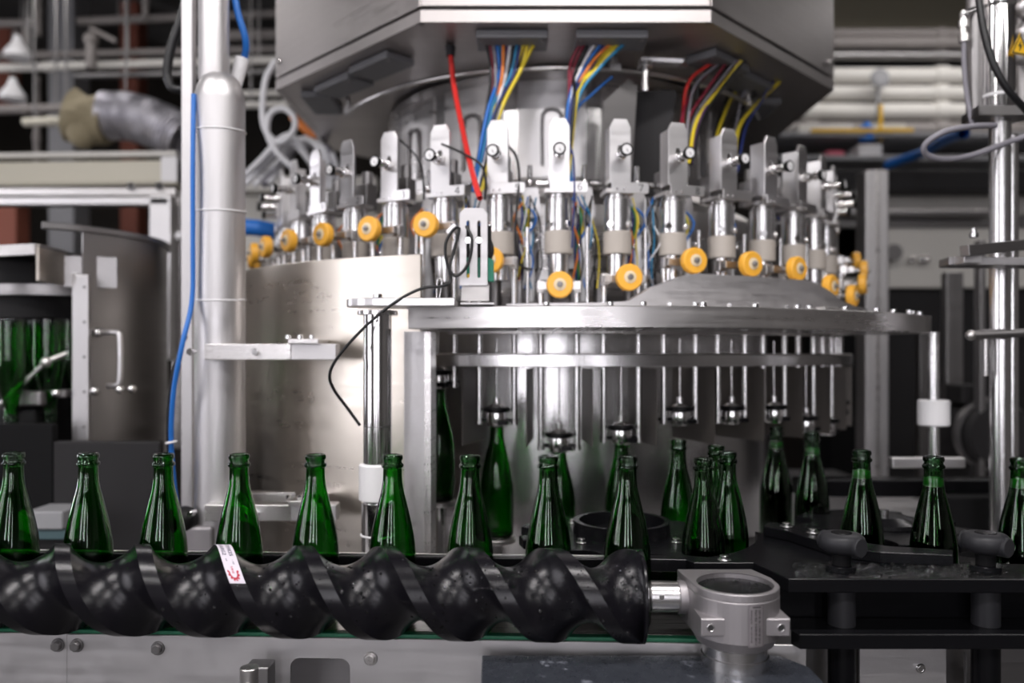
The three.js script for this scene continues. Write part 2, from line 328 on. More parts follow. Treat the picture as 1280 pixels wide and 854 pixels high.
  lift.push(part(t, 'roller_arm', joined([moved(box(.074, .013, .012, .001), 0, 0, .05), moved(box(.014, .02, .016, .0015), -.0315, 0, .034), moved(box(.014, .02, .016, .0015), .0315, 0, .034)]), M.steel));
  for (const s of [-1, 1]) lift.push(part(t, 'lift_rod', joined([moved(cyl(.0055, .285, 16), 0, -.1425), moved(cyl(.0072, .008, 16), 0, -.281)]), M.polished, [s * .0315, 0, .028]));
  lift.push(part(t, 'bell', joined([moved(lathe([[.0125, -.288], [.0165, -.287], [.0182, -.280], [.0185, -.268], [.0165, -.256], [.010, -.249], [0, -.247]], 28), 0, 0, .028), moved(cyl(.006, .012, 12), 0, -.243, .028)]), M.chrome));
  lift.push(part(t, 'bell_holder', joined([moved(new THREE.TorusGeometry(.0205, .0045, 8, 28), 0, -.258, .028, Math.PI / 2), moved(box(.075, .006, .012, .001), 0, -.277, .022), moved(box(.018, .008, .016, .001), .014, -.28, .04)]), M.blackPlastic));
  const vt = part(t, 'vent_tube', cyl(.0018, .115, 8), M.polished, [0, 0, .028]); vt.position.y = -.19; lift.push(vt);
  t.userData.lift = lift.map(o => t.children.indexOf(o));
  return t;
}
const proto = valveProto(), liftIdx = proto.userData.lift;
const NUM = { '-5': '1', '-4': '2', '-3': '3', '-2': '4', '-1': '5', 0: '6', 1: '7', 2: '8' };
for (let k = -9; k <= 10; k++) {
  const t = proto.clone(); t.name = numbered('filling_valve'); const a = phi(k), [x, z] = pol(.672, a);
  t.position.set(x, VB, z); t.rotation.y = a;
  const n = NUM[k];
  t.userData = { label: n ? `steel filling valve with yellow roller whose label plate carries number ${['one', 'two', 'three', 'four', 'five', 'six', 'seven', 'eight'][n - 1]}` : k > 2 ? `steel filling valve with yellow roller, ${['first', 'second', 'third', 'fourth', 'fifth', 'sixth', 'seventh', 'eighth'][k - 3]} past number eight` : `steel filling valve with yellow roller, ${['first', 'second', 'third', 'fourth'][-6 - k]} before number one`, category: 'filling valve', group: 'filling valves around the carousel' };
  for (const i of liftIdx) t.children[i].position.y += rollY(k) - VB;
  if (n) { const lp = t.children.find(c => c.name === 'label_plate'); part(lp, 'number', flat(n, .0125), M.ink, [.0195, 0, .0036]); }
  scene.add(t);
}

// ---------------------------------------------------------------- control cabinet
{
  const CX = .098, RC = .693, ap = RC * Math.cos(Math.PI / 8), wd = 2 * RC * Math.sin(Math.PI / 8), Y0 = 1.959;
  const t = thing('control_cabinet', 'octagonal stainless control cabinet hanging above the filling carousel', 'cabinet', [CX, Y0, AZ]);
  const oct = r => Array.from({ length: 8 }, (_, i) => [r * Math.sin((i + .5) * Math.PI / 4), r * Math.cos((i + .5) * Math.PI / 4)]);
  part(t, 'base_plate', slab(oct(RC - .012), .001, .006), M.cabinet);
  part(t, 'core', slab(oct(RC - .03), .008, .58), M.cabinet);
  part(t, 'roof', slab(oct(RC), .585, .02), M.cabinet);
  for (let i = 0; i < 8; i++) {
    const a = i * Math.PI / 4, s = Math.sin(a), c = Math.cos(a);
    const lip = part(t, 'lip', extrude([[-wd / 2, 0], [wd / 2, 0], [wd / 2, .022], [-wd / 2, .022]], .012, .0006), M.cabinet, [(ap - .013) * s, .0006, (ap - .013) * c], [0, a, 0]);
    const pn = part(t, 'panel', box(wd - .003, .55, .014, .002), M.cabinet, [(ap - .006) * s, .029 + .275, (ap - .006) * c], [0, a, 0]);
    for (const sx of [-1, 1]) part(pn, 'panel_screw', memo('pscrew', () => joined([cyl(.006, .005, 14), moved(cyl(.003, .007, 6), 0, .001)])), M.chrome, [sx * (wd / 2 - .025), -.245, .009], [Math.PI / 2, 0, 0]);
  }
  const gl = [[0, 1.525, 0], [.187, 1.525, 0], [.305, 1.60, -.35], [.425, 1.65, .785], [.51, 1.76, .785], [-.272, 1.66, -.785], [-.375, 1.78, -.785], [-.45, 1.90, -1.57], [.60, 1.95, 1.57]];
  gl.forEach(([x, d, r], i) => {
    const g = part(t, 'gland_plate', i === 2 ? box(.085, .010, .06, .002) : box(.135, .016, .07, .003), i === 2 ? M.plateWhite : M.glandGrey, [x - CX, i === 2 ? -.022 : -.008, -d - AZ], i === 2 ? [.18, r, -.1] : [0, r, 0]);
    for (const sx of [-1, 1]) part(g, 'gland_screw', cyl(.003, .003, 8), M.steelDark, [sx * (i === 2 ? .034 : .058), i === 2 ? -.006 : -.009, .022]);
  });
  const e = P(563, 60, 1.57); part(t, 'cable_gland', joined([moved(cyl(.009, .02, 14), 0, -.01), moved(cyl(.011, .008, 6), 0, -.004)]), M.greyPlastic, [e.x - CX, -.001, e.z - AZ]);
}
// hanging hoop tube
{
  const t = thing('hoop_tube', 'thin bent stainless hoop tube under the octagonal cabinet', 'tube', [AX - .012, 1.915, AZ]);
  const pts = []; for (let i = 0; i <= 40; i++) { const a = -1.12 + 2.3 * i / 40; pts.push(V(.53 * Math.sin(a), 0, .53 * Math.cos(a))); }
  part(t, 'tube', tube(pts, .0052, 90, 8), M.steel);
  for (const a of [-1.1, .21, .98]) {
    part(t, 'hanger', cyl(.007, .045, 10), M.steel, [.53 * Math.sin(a), .022, .53 * Math.cos(a)]);
    part(t, 'clip', box(.022, .016, .016, .002), M.steelMatte, [.53 * Math.sin(a), .004, .53 * Math.cos(a)], [0, a, 0]);
  }
}
// folded sheet bracket
{
  const t = thing('sheet_bracket', 'folded dark steel sheet bracket, shade painted into its back sheet, hanging beside the carousel drum', 'bracket', [.262, 1.67, -1.615], -.1);
  part(t, 'side_sheet', extrude([[-.10, 0], [-.03, 0], [-.015, .21], [-.035, .222], [-.09, .17]], .003, .0005), M.steelDark, [0, 0, .035], [0, .5, 0]);
  part(t, 'shaded_back_sheet', extrude([[-.045, 0], [.035, 0], [.07, .2], [.066, .208], [-.02, .215]], .003, .0005), M.paintDark, [0, 0, 0], [0, -.25, 0]);  // near-black colour stands for the shade inside the fold
  part(t, 'bolt', joined([cyl(.008, .05, 12), moved(cyl(.017, .012, 6), 0, .028)]), M.polished, [.005, .228, .03]);
}

// ---------------------------------------------------------------- cables at the carousel
function bundle(label, list, r) {
  const t = thing('cable_bundle', label, 'cables', [list[0].p[0].x, list[0].p[0].y, list[0].p[0].z]);
  for (const c of list) part(t, 'cable', tube(c.p.map(q => q.clone().sub(t.position)), c.r || r, 36, 7), cableMat[c.c]);
  return t;
}
{
  const mk = (cols, top, mid, low, end, j, jz) => cols.map((c, i) => {
    const f = cols.length > 1 ? i / (cols.length - 1) : 0, w = ((i * 5 + 2) % cols.length) / cols.length, L = (a, b) => a + (b - a) * f, X = (a, b) => a + (b - a) * (.45 * f + .55 * w);
    return { c, r: c === 'yellow' ? .0038 : rr(.0024, .0036), p: [P(L(top[0], top[1]), top[2], top[3]), P(L(mid[0], mid[1]) + rr(-j, j), mid[2] + rr(-6, 6), mid[3] + rr(-jz, jz)), P(X(low[0], low[1]) + rr(-j, j) * .6, low[2], low[3] + rr(-jz, jz)), P(X(end[0], end[1]), end[2], end[3])] };
  });
  seed = 501;
  bundle('bundle of blue, yellow and dark wires dropping from cabinet toward valve five', mk(['black', 'maroon', 'grey', 'blue', 'cyan', 'orange', 'violet', 'white', 'black', 'cyan', 'navy', 'yellow', 'yellow', 'grey', 'yellow'], [607, 670, 50, 1.53], [612, 650, 90, 1.53], [606, 628, 145, 1.50], [588, 604, 240, 1.47], 4, .012));
  bundle('bundle of blue, red and yellow wires dropping behind valve six', mk(['maroon', 'maroon', 'black', 'grey', 'white', 'yellow', 'blue', 'navy', 'black', 'orange', 'yellow', 'yellow', 'blue', 'cyan'], [730, 788, 48, 1.53], [716, 752, 84, 1.53], [708, 722, 130, 1.50], [703, 712, 235, 1.47], 4, .012));
  bundle('bundle of red, grey and yellow wires dropping toward valve eight', mk(['red', 'black', 'maroon', 'grey', 'black', 'maroon', 'black', 'black', 'grey', 'violet', 'yellow', 'black'], [893, 930, 76, 1.63], [862, 905, 108, 1.64], [852, 882, 150, 1.60], [853, 866, 205, 1.52], 5, .02));
  bundle('loose yellow, blue and dark wires drooping in the shade beneath the cabinet', mk(['yellow', 'navy', 'black', 'black', 'grey', 'yellow', 'black'], [975, 925, 102, 1.78], [955, 910, 122, 1.80], [935, 890, 160, 1.74], [925, 880, 215, 1.62], 8, .02));
  const one = (name, label, cat, pts, r, mat) => single(name, label, cat, tube(pts.map(p => p.clone()), r, 48, 8), mat);
  one('red_cable', 'thick red cable dropping from its cabinet gland past valve four', 'cable', [P(563, 66, 1.57), P(568, 110, 1.55), P(582, 180, 1.45), P(593, 225, 1.36), P(600, 248, 1.33)], .0052, cableMat.red);
  one('blue_cable', 'single blue wire slanting away from the bundle behind valve six', 'cable', [P(765, 96, 1.56), P(740, 118, 1.55), P(720, 140, 1.53), P(714, 190, 1.5), P(716, 250, 1.47)], .0028, cableMat.blue);
  one('black_wire', 'thin black wire arching between valves four and five', 'cable', [P(552, 180, 1.42), P(575, 190, 1.41), P(600, 205, 1.40), P(607, 225, 1.40), P(606, 250, 1.41)], .0022, cableMat.black);
  one('black_wire', 'thin black wire looping down between valves five and six', 'cable', [P(632, 180, 1.43), P(645, 195, 1.42), P(649, 225, 1.41), P(644, 290, 1.40), P(650, 330, 1.41), P(665, 337, 1.42)], .0022, cableMat.black);
  one('black_wire', 'thin dark wire hanging close beside the plate of valve six', 'cable', [P(712, 180, 1.41), P(717, 200, 1.405), P(718, 240, 1.40), P(715, 310, 1.41)], .0016, cableMat.navy);
  one('black_wire', 'thin black wire curving behind valve three', 'cable', [P(500, 175, 1.5), P(520, 195, 1.46), P(528, 215, 1.46), P(530, 250, 1.47)], .002, cableMat.black);
  seed = 77;
  for (const u of [590, 662, 735, 806]) { // coloured wiring between the valves
    const t = thing('wire_tangle', ['tangle of thin coloured wires between valves four and five', 'tangle of thin coloured wires between valves five and six', 'tangle of thin coloured wires between valves six and seven', 'tangle of thin coloured wires between valves seven and eight'][[590, 662, 735, 806].indexOf(u)], 'wires', [0, 0, 0]);
    const p0 = P(u, 260, 1.46); t.position.copy(p0);
    for (const c of ['blue', 'cyan', 'yellow', 'white', 'white', 'grey', 'black', 'black', 'black']) { const o = rr(-.018, .018); part(t, 'wire', tube([0, 1, 2, 3, 4].map(i => V(o + rr(-.012, .012), .02 - i * .042, rr(-.02, .02))), .0014, 30, 6), cableMat[c]); }
  }
}

// ---------------------------------------------------------------- curved cover, poles, table arm
{
  const t = thing('curved_cover', 'tall curved stainless guard cover around the carousel side', 'guard cover', [AX, .96, AZ]);
  const aE = -.318;
  part(t, 'shell', ringBand(.812, .82, 0, .559, -2.3, aE, 70), M.steelWarm);
  const f = part(t, 'end_flange', box(.034, .43, .006, .001), M.steelMatte, [.835 * Math.sin(aE - .004), .215, .835 * Math.cos(aE)], [0, aE + .25, 0]);
  part(f, 'flange_edge', box(.012, .43, .05, .001), M.steel, [.022, 0, -.022]);
}
{
  const c = P(472, 385, 1.232), t = thing('support_pole', 'chrome support pole with white sleeve beside the curved cover', 'pole', [c.x, .95, c.z]);
  part(t, 'tube', cyl(.0215, .47, 32), M.chrome, [0, .235, 0]);
  part(t, 'sleeve', cyl(.0285, .056, 32, .002), M.whitePlastic, [0, .206, 0]);
  part(t, 'foot_tube', cyl(.0245, .17, 32), M.chrome, [0, .09, 0]);
  part(t, 'collar', cyl(.031, .007, 32), M.polished, [0, .466, 0]);
  part(t, 'cable_tie', new THREE.TorusGeometry(.0255, .0014, 6, 28), M.whitePlastic, [0, .125, 0], [Math.PI / 2, 0, 0]);
  part(t, 'joint_line', cyl(.0217, .0012, 32, .0001), M.steelDark, [0, .292, 0]);
}
{
  const c = P(472, 382, 1.232), t = thing('pole_tie_plate', 'flat stainless arm tying the chrome pole to the round table', 'bracket', [c.x, 1.4245, c.z]);
  const s = [[0.12, -.043], [.12, .043]]; for (let i = 0; i <= 12; i++) { const a = Math.PI / 2 + Math.PI * i / 12; s.push([.0 + .046 * Math.cos(a), .043 * Math.sin(a)]); }
  part(t, 'plate', slab(s, 0, .012), M.plateWhite);
  part(t, 'bolt', joined([moved(cyl(.012, .003, 20), 0, .0015), moved(cyl(.008, .007, 6), 0, .0055)]), M.chrome, [0, .012, 0]);
}
{ // table's far post
  const c = P(1167, 420, 1.50), t = thing('table_post', 'slim steel post with white sleeve under the round table end', 'post', [c.x, .95, c.z]);
  part(t, 'tube', cyl(.0105, .44, 20), M.polished, [0, .225, 0]);
  part(t, 'sleeve', cyl(.028, .048, 24, .002), M.whitePlastic, [0, EYE - .95 - .071 * 1.5, 0]);
  part(t, 'cross_bar', box(.14, .02, .02, .003), M.plateWhite, [-.003, EYE - .95 - .135 * 1.5, -.02]);
}
// sensor bracket on the round table
{
  const c = P(592, 378, 1.245), t = thing('sensor_bracket', 'slotted steel sensor bracket standing on the round table', 'bracket', [c.x, 1.4256, c.z]);
  const slot = x => { const h = new THREE.Path(); const r = .0028; h.moveTo(x - r, .048); h.absarc(x, .132, r, Math.PI, 0, true); h.absarc(x, .048, r, 0, -Math.PI, true); return h; };
  part(t, 'slotted_plate', extrude([[-.0215, .034], [.0215, .034], [.0215, .146], [.014, .154], [-.014, .154], [-.0215, .146]], .0022, .0004, [slot(-.0085), slot(.0085)]), M.steelMatte, [0, 0, 0]);
  part(t, 'bend', box(.043, .034, .0026, .0004), M.steelMatte, [.003, .021, .010], [-.75, 0, 0]);
  part(t, 'foot', box(.05, .003, .045, .0005), M.steelMatte, [.008, .0025, .03]);
  for (const x of [-.0085, .0085]) part(t, 'bolt', joined([moved(cyl(.0052, .0015, 16), 0, 0, 0, Math.PI / 2), moved(cyl(.003, .005, 6), 0, 0, .002, Math.PI / 2)]), M.chrome, [x, .104, .0035]);
}
{
  const c = P(606, 335, 1.27), t = thing('sensor', 'black and green sensor head behind the slotted bracket', 'sensor', [c.x, c.y - .02, c.z]);
  part(t, 'head', extrude([[-.03, 0], [.0135, -.002], [.0135, .03], [.006, .034], [-.03, .034]], .012, .001), M.sensorGreen);
  part(t, 'housing', box(.045, .05, .014, .002), M.rubber, [-.012, .06, .006]);
  part(t, 'lens', cyl(.0035, .004, 12), M.signYellow, [-.024, .006, .014], [Math.PI / 2, 0, 0]);
  part(t, 'connector', tube([V(.006, .035, .004), V(.010, .045, .004), V(.008, .058, .002), V(0, .075, 0)], .005, 14, 8), cableMat.black);
}
single('sensor_cable', 'black sensor cable looping beside its bracket and hanging over the cover', 'cable', tube([P(583, 283, 1.23), P(590, 300, 1.22), P(585, 330, 1.22), P(570, 345, 1.22), P(559, 330, 1.22), P(557, 305, 1.22), P(566, 288, 1.225), P(574, 286, 1.23), P(567, 315, 1.225), P(562, 335, 1.22), P(563, 352, 1.22), P(552, 358, 1.21), P(530, 360, 1.2), P(505, 371, 1.19), P(475, 392, 1.18), P(445, 420, 1.18), P(420, 450, 1.19), P(412, 470, 1.2), P(418, 488, 1.21), P(434, 510, 1.22), P(450, 532, 1.225)], .0024, 160, 8), cableMat.black);
single('cable_tag', 'small pale tag on the looped sensor cable', 'tag', box(.018, .01, .002, .0004), M.plateWhite, P(565, 287, 1.235).toArray(), [0, 0, .8]);
{
  const c = P(545, 380, 1.235), t = thing('cable_hook', 'bent wire hook holding the sensor cable at the table edge', 'hook', [c.x, 1.4256, c.z]);
  part(t, 'wire', tube([V(-.012, .0025, 0), V(.002, .0025, 0), V(.004, .006, 0), V(.009, .038, 0), V(.006, .044, 0), V(.002, .040, 0), V(.001, .008, 0)], .0014, 40, 6), M.polished);
  part(t, 'nut', cyl(.006, .005, 6), M.chrome, [-.012, .003, 0]);
}

// ---------------------------------------------------------------- bottles
const bottleOut = [[0, .004], [.014, .003], [.022, 0], [.0265, .001], [.0290, .005], [.0295, .010], [.0295, .070], [.0293, .084], [.0283, .099], [.0255, .117], [.0215, .136], [.0170, .155], [.0140, .167], [.0125, .177], [.0119, .186], [.0117, .1940]];
const lipOut = [[.0117, .1940], [.0120, .1952], [.0133, .1962], [.0140, .1982], [.0136, .2002], [.0122, .2014], [.0116, .2030], [.0118, .2046], [.0127, .2056], [.0131, .2080], [.0127, .2104], [.0116, .212]];
const bottleIn = [[.0098, .212], [.0090, .2105], [.0088, .2], [.0090, .186], [.0096, .177], [.0112, .167], [.0142, .155], [.0187, .136], [.0227, .117], [.0255, .099], [.0265, .084], [.0267, .070], [.0267, .012], [.025, .0075], [.018, .006], [0, .009]];
const smooth = (pts, n) => { const c = new THREE.CatmullRomCurve3(pts.map(p => V(p[0], p[1], 0)), false, 'centripetal'); return c.getPoints(n).map(q => [q.x, q.y]); };
const bottleGeo = mergeVertices(lathe([...smooth(bottleOut, 64), ...smooth(lipOut, 30).slice(1), ...smooth(bottleIn, 48)], 48), 1e-6);
bottleGeo.computeVertexNormals();
const inner = h => { const L = [[0, .0092], [.018, .0062], [.025, .0077], [.0266, .0122], [.0266, .070], [.0264, .084], [.0254, .099], [.0226, .117], [.0186, .136], [.0141, .155], [.0111, .167], [.0095, .177], [.0089, .186]]; const out = L.filter(p => p[1] < h); const i = out.length, a = L[i - 1], b = L[i] || [.0088, .2]; const f = (h - a[1]) / (b[1] - a[1]); out.push([a[0] + (b[0] - a[0]) * f, h]); return out; };
const beerGeo = lathe([...inner(.172).map(p => [p[0] * .995, p[1] + .0002]), [0, .172]], 32), foamGeo = lathe([[0, .1725], [.0102, .1725], [.0092, .184], [0, .184]], 24);
function bottle(x, y, z, label, group, full) {
  const t = single('glass_bottle', label, 'bottle', bottleGeo, M.glass, [x, y, z], [0, rr(0, 6), 0], group);
  if (full) { part(t, 'drink', beerGeo, M.beer, null, null, 'still drink filled up to the neck'); part(t, 'foam', foamGeo, M.foam, null, null, 'pale band of foam in the neck'); }
  return t;
}
// the infeed line is turned a little: its far end lies deeper
const YAW = -.042, LO = V(.144, 0, -1.0);
const along = (s, out = 0) => V(LO.x + s * Math.cos(YAW) + out * Math.sin(YAW), 0, LO.z - s * Math.sin(YAW) + out * Math.cos(YAW));
const BELT = 1.013, PITCH = .0985;
seed = 9001;
for (let i = 0; i < 9; i++) { const p = along(-i * PITCH); bottle(p.x, BELT, p.z, i === 5 ? 'empty green glass bottle in the feed screw pocket right behind the white sticker' : `empty green glass bottle in the feed screw, ${['first', 'second', 'third', 'fourth', 'fifth', '', 'seventh', 'eighth', 'ninth'][i]} from the gearbox coupling`, 'bottles in the feed screw'); }
for (const [k, y, l] of [[-2, 1.090, 'dark green bottle raised high under a bell, beside the cover flange'], [-1, 1.030, 'whole green bottle standing raised on a lift platform under its bell'], [0, 1.0, 'green bottle under the lowest bell, below valve six'], [1, 1.0, 'green bottle with its mouth in the bell below valve seven']]) { const [x, z] = pol(.70, phi(k)); bottle(x, y, z, l, 'bottles on the carousel'); }
const STAR = { x: .165, z: -1.205, r: .155, n: 11, off: 37.2 / 360 * 11 };
['green bottle just past the screw end, above the gearbox', 'green bottle in the infeed star, beside the bottle above the gearbox', 'green bottle half hidden behind the infeed star bottles', 'green bottle free under a raised bell, below valve eight'].forEach((l, i) => {
  const a = (STAR.off + i) / STAR.n * 2 * Math.PI; bottle(STAR.x + STAR.r * Math.sin(a), 1.0, STAR.z + STAR.r * Math.cos(a), l, 'bottles in the infeed star');
});
for (const [u, d, l] of [[970, 1.5, 'filled green bottle with foam band, deepest inside under the lift rods'], [1015, 1.40, 'filled green bottle with foam band, just clear of the lift rods'], [1077, 1.13, 'filled green bottle with foam band between the aluminium post and the clamping knob'], [1167, 1.06, 'filled green bottle with foam band in front of the slim sleeved post'], [1276, 1.045, 'filled green bottle with foam band in front of the chrome column']]) { const p = P(u, 0, d); bottle(p.x, 1.005, p.z, l, 'filled bottles in the outfeed star', true); }
for (const k of [-2, -1, 0, 1]) {
  const [x, z] = pol(.70, phi(k)), y = { '-2': 1.090, '-1': 1.030, 0: 1.0, 1: 1.0 }[k];
  const t = thing('lift_platform', ['steel lift platform under the high raised bottle', 'steel lift platform under the whole raised bottle', 'steel lift platform below valve six', 'steel lift platform below valve seven'][k + 2], 'platform', [x, .945, z]);
  const h = y - .945;
  part(t, 'disc', cyl(.034, .008, 32), M.steel, [0, h - .004, 0]);
  part(t, 'stem', cyl(.014, Math.max(h - .008, .01), 20), M.chrome, [0, (h - .008) / 2, 0]);
}

// ---------------------------------------------------------------- feed screw
const AXY = 1.068, SO = .060;                                      // axis height, and how far it lies in front of the bottle row
const RS = .0535, P2 = .0995;
const RW = .095, DEP = .0225, CH = (.5 - RW) * P2, RHO = (CH * CH + DEP * DEP) / (2 * DEP);
const prof = t => { const q = Math.abs(t) - RW; if (q <= 0) return RS; const c = CH - q * P2; return RS - (Math.sqrt(RHO * RHO - c * c) - (RHO - DEP)); };   // t: pitches from the ridge centre
const SX0 = -.86, SX1 = .012, ridge0 = -.1446 - LO.x;               // along the line, measured from the last bottle
{
  const p = along(0, SO), t = thing('feed_screw', 'glossy black plastic feed screw with wide helical ridges carrying bottles', 'feed screw', [p.x, AXY, p.z], YAW);
  const cols = [], n0 = Math.floor((SX0 - ridge0) / P2) - 2, n1 = Math.ceil((SX1 - ridge0) / P2) + 1;
  for (let n = n0; n <= n1; n++) { // columns follow the helix; doubled at the ridge edges to keep them sharp
    for (let i = 0; i <= 4; i++) cols.push([n - RW + 2 * RW * i / 4, RS, i === 0]);
    for (let i = 0; i <= 18; i++) { const t = RW + (1 - 2 * RW) * i / 18; cols.push([n + t, prof(t > .5 ? t - 1 : t), i === 0]); }
  }
  const nt = 96, pos = [], uv = [], idx = [], T0 = Math.PI * 1.15;
  cols.forEach(([c, r], i) => { for (let j = 0; j <= nt; j++) {
    const th = T0 - 2 * Math.PI * j / nt, x = Math.min(SX1, Math.max(SX0, ridge0 + P2 * (c + th / Math.PI)));
    pos.push(x, r * Math.cos(th), r * Math.sin(th)); uv.push(x * 6 + th * .2, th);
    if (i < cols.length - 1 && j < nt && !cols[i + 1][2]) { const a = i * (nt + 1) + j, b = a + nt + 1; idx.push(a, b, a + 1, a + 1, b, b + 1); }
  } });
  const g = new THREE.BufferGeometry(); g.setAttribute('position', new THREE.Float32BufferAttribute(pos, 3)); g.setAttribute('uv', new THREE.Float32BufferAttribute(uv, 2)); g.setIndex(idx); g.computeVertexNormals();
  part(t, 'helix', g, M.screwPlastic);
  part(t, 'end_disc', cyl(RS - .001, .004, 40), M.screwPlastic, [SX1 - .001, 0, 0], [0, 0, Math.PI / 2]);
  // paper sticker on one ridge
  const cv = document.createElement('canvas'); cv.width = 512; cv.height = 176; const c2 = cv.getContext('2d');
  c2.fillStyle = '#cdc6d0'; c2.fillRect(0, 0, 512, 176); c2.fillStyle = '#1d1738';
  c2.font = 'bold 58px sans-serif'; c2.fillText('0799835', 52, 74); c2.fillText('15ARG2', 52, 148); c2.font = 'bold 24px sans-serif'; c2.fillText('~ 02', 312, 64); c2.fillText('x4', 300, 132);
  c2.strokeStyle = '#a80f30'; c2.lineWidth = 15; c2.beginPath(); c2.arc(432, 92, 44, -1.9, 1.9); c2.stroke();
  for (let i = 0; i < 8; i++) { const a = -1.8 + i * .52; c2.save(); c2.translate(432 + 54 * Math.cos(a), 92 + 54 * Math.sin(a)); c2.rotate(a); c2.fillStyle = '#a80f30'; c2.fillRect(-8, -9, 18, 18); c2.restore(); }
  c2.fillStyle = '#a80f30'; c2.font = 'bold 34px sans-serif'; c2.fillText('1RG', 372, 104);
  const tx = new THREE.CanvasTexture(cv); tx.colorSpace = THREE.SRGBColorSpace;
  const sp = [], su = [], si = [], n = 24, a0 = -.28, a1 = 1.13;
  for (let i = 0; i <= n; i++) { const th = a0 + (a1 - a0) * i / n; for (const e of [-1, 1]) { const x = ridge0 - 2 * P2 + P2 * th / Math.PI + e * .0092, r = RS + .0005; sp.push(x, r * Math.cos(th), r * Math.sin(th)); su.push(i / n, e < 0 ? 0 : 1); } if (i < n) { const b = 2 * i; si.push(b, b + 2, b + 1, b + 1, b + 2, b + 3); } }
  const sg = new THREE.BufferGeometry(); sg.setAttribute('position', new THREE.Float32BufferAttribute(sp, 3)); sg.setAttribute('uv', new THREE.Float32BufferAttribute(su, 2)); sg.setIndex(si); sg.computeVertexNormals();
  part(t, 'sticker', sg, std({ map: tx, roughness: .6, side: THREE.DoubleSide }), null, null, 'white paper sticker with dark digits and red cogwheel mark');
  // drops of water on the screw
  const dg = new THREE.SphereGeometry(1, 8, 6), im = new THREE.InstancedMesh(dg, M.water, 520); im.name = 'water_drops'; im.userData = { kind: 'stuff' };
  seed = 4242; const mm = new THREE.Matrix4();
  for (let i = 0; i < 520; i++) {
    const x = SX1 - .005 - Math.pow(rnd(), 1.5) * .55, th = rr(-.1, 2.3); let s = (x - ridge0) / P2 - th / Math.PI; s -= Math.round(s);
    const r = prof(s), k = rnd() ** 3 * .0018 + .0007;
    mm.makeRotationX(th); mm.scale(V(k, k * .55, k)); mm.setPosition(x, r * Math.cos(th), r * Math.sin(th)); im.setMatrixAt(i, mm);
  }
  shadow(im); t.add(im);
}
{ // coupling between screw and gearbox
  const p = along(.012, SO), t = thing('shaft_coupling', 'knurled steel coupling between feed screw and gearbox', 'coupling', [p.x, AXY, p.z], YAW);
  const rot = [0, 0, Math.PI / 2];
  part(t, 'flange', cyl(.0185, .004, 36), M.polished, [.004, 0, 0], rot);
  part(t, 'sleeve', cyl(.0178, .04, 36, .0015), M.polished, [.028, 0, 0], rot);
  part(t, 'shaft', cyl(.0115, .03, 28), M.polished, [.06, 0, 0], rot);
  part(t, 'set_screw', cyl(.003, .004, 10), M.steelDark, [.02, .004, .0165], [Math.PI / 2, 0, 0]);
}
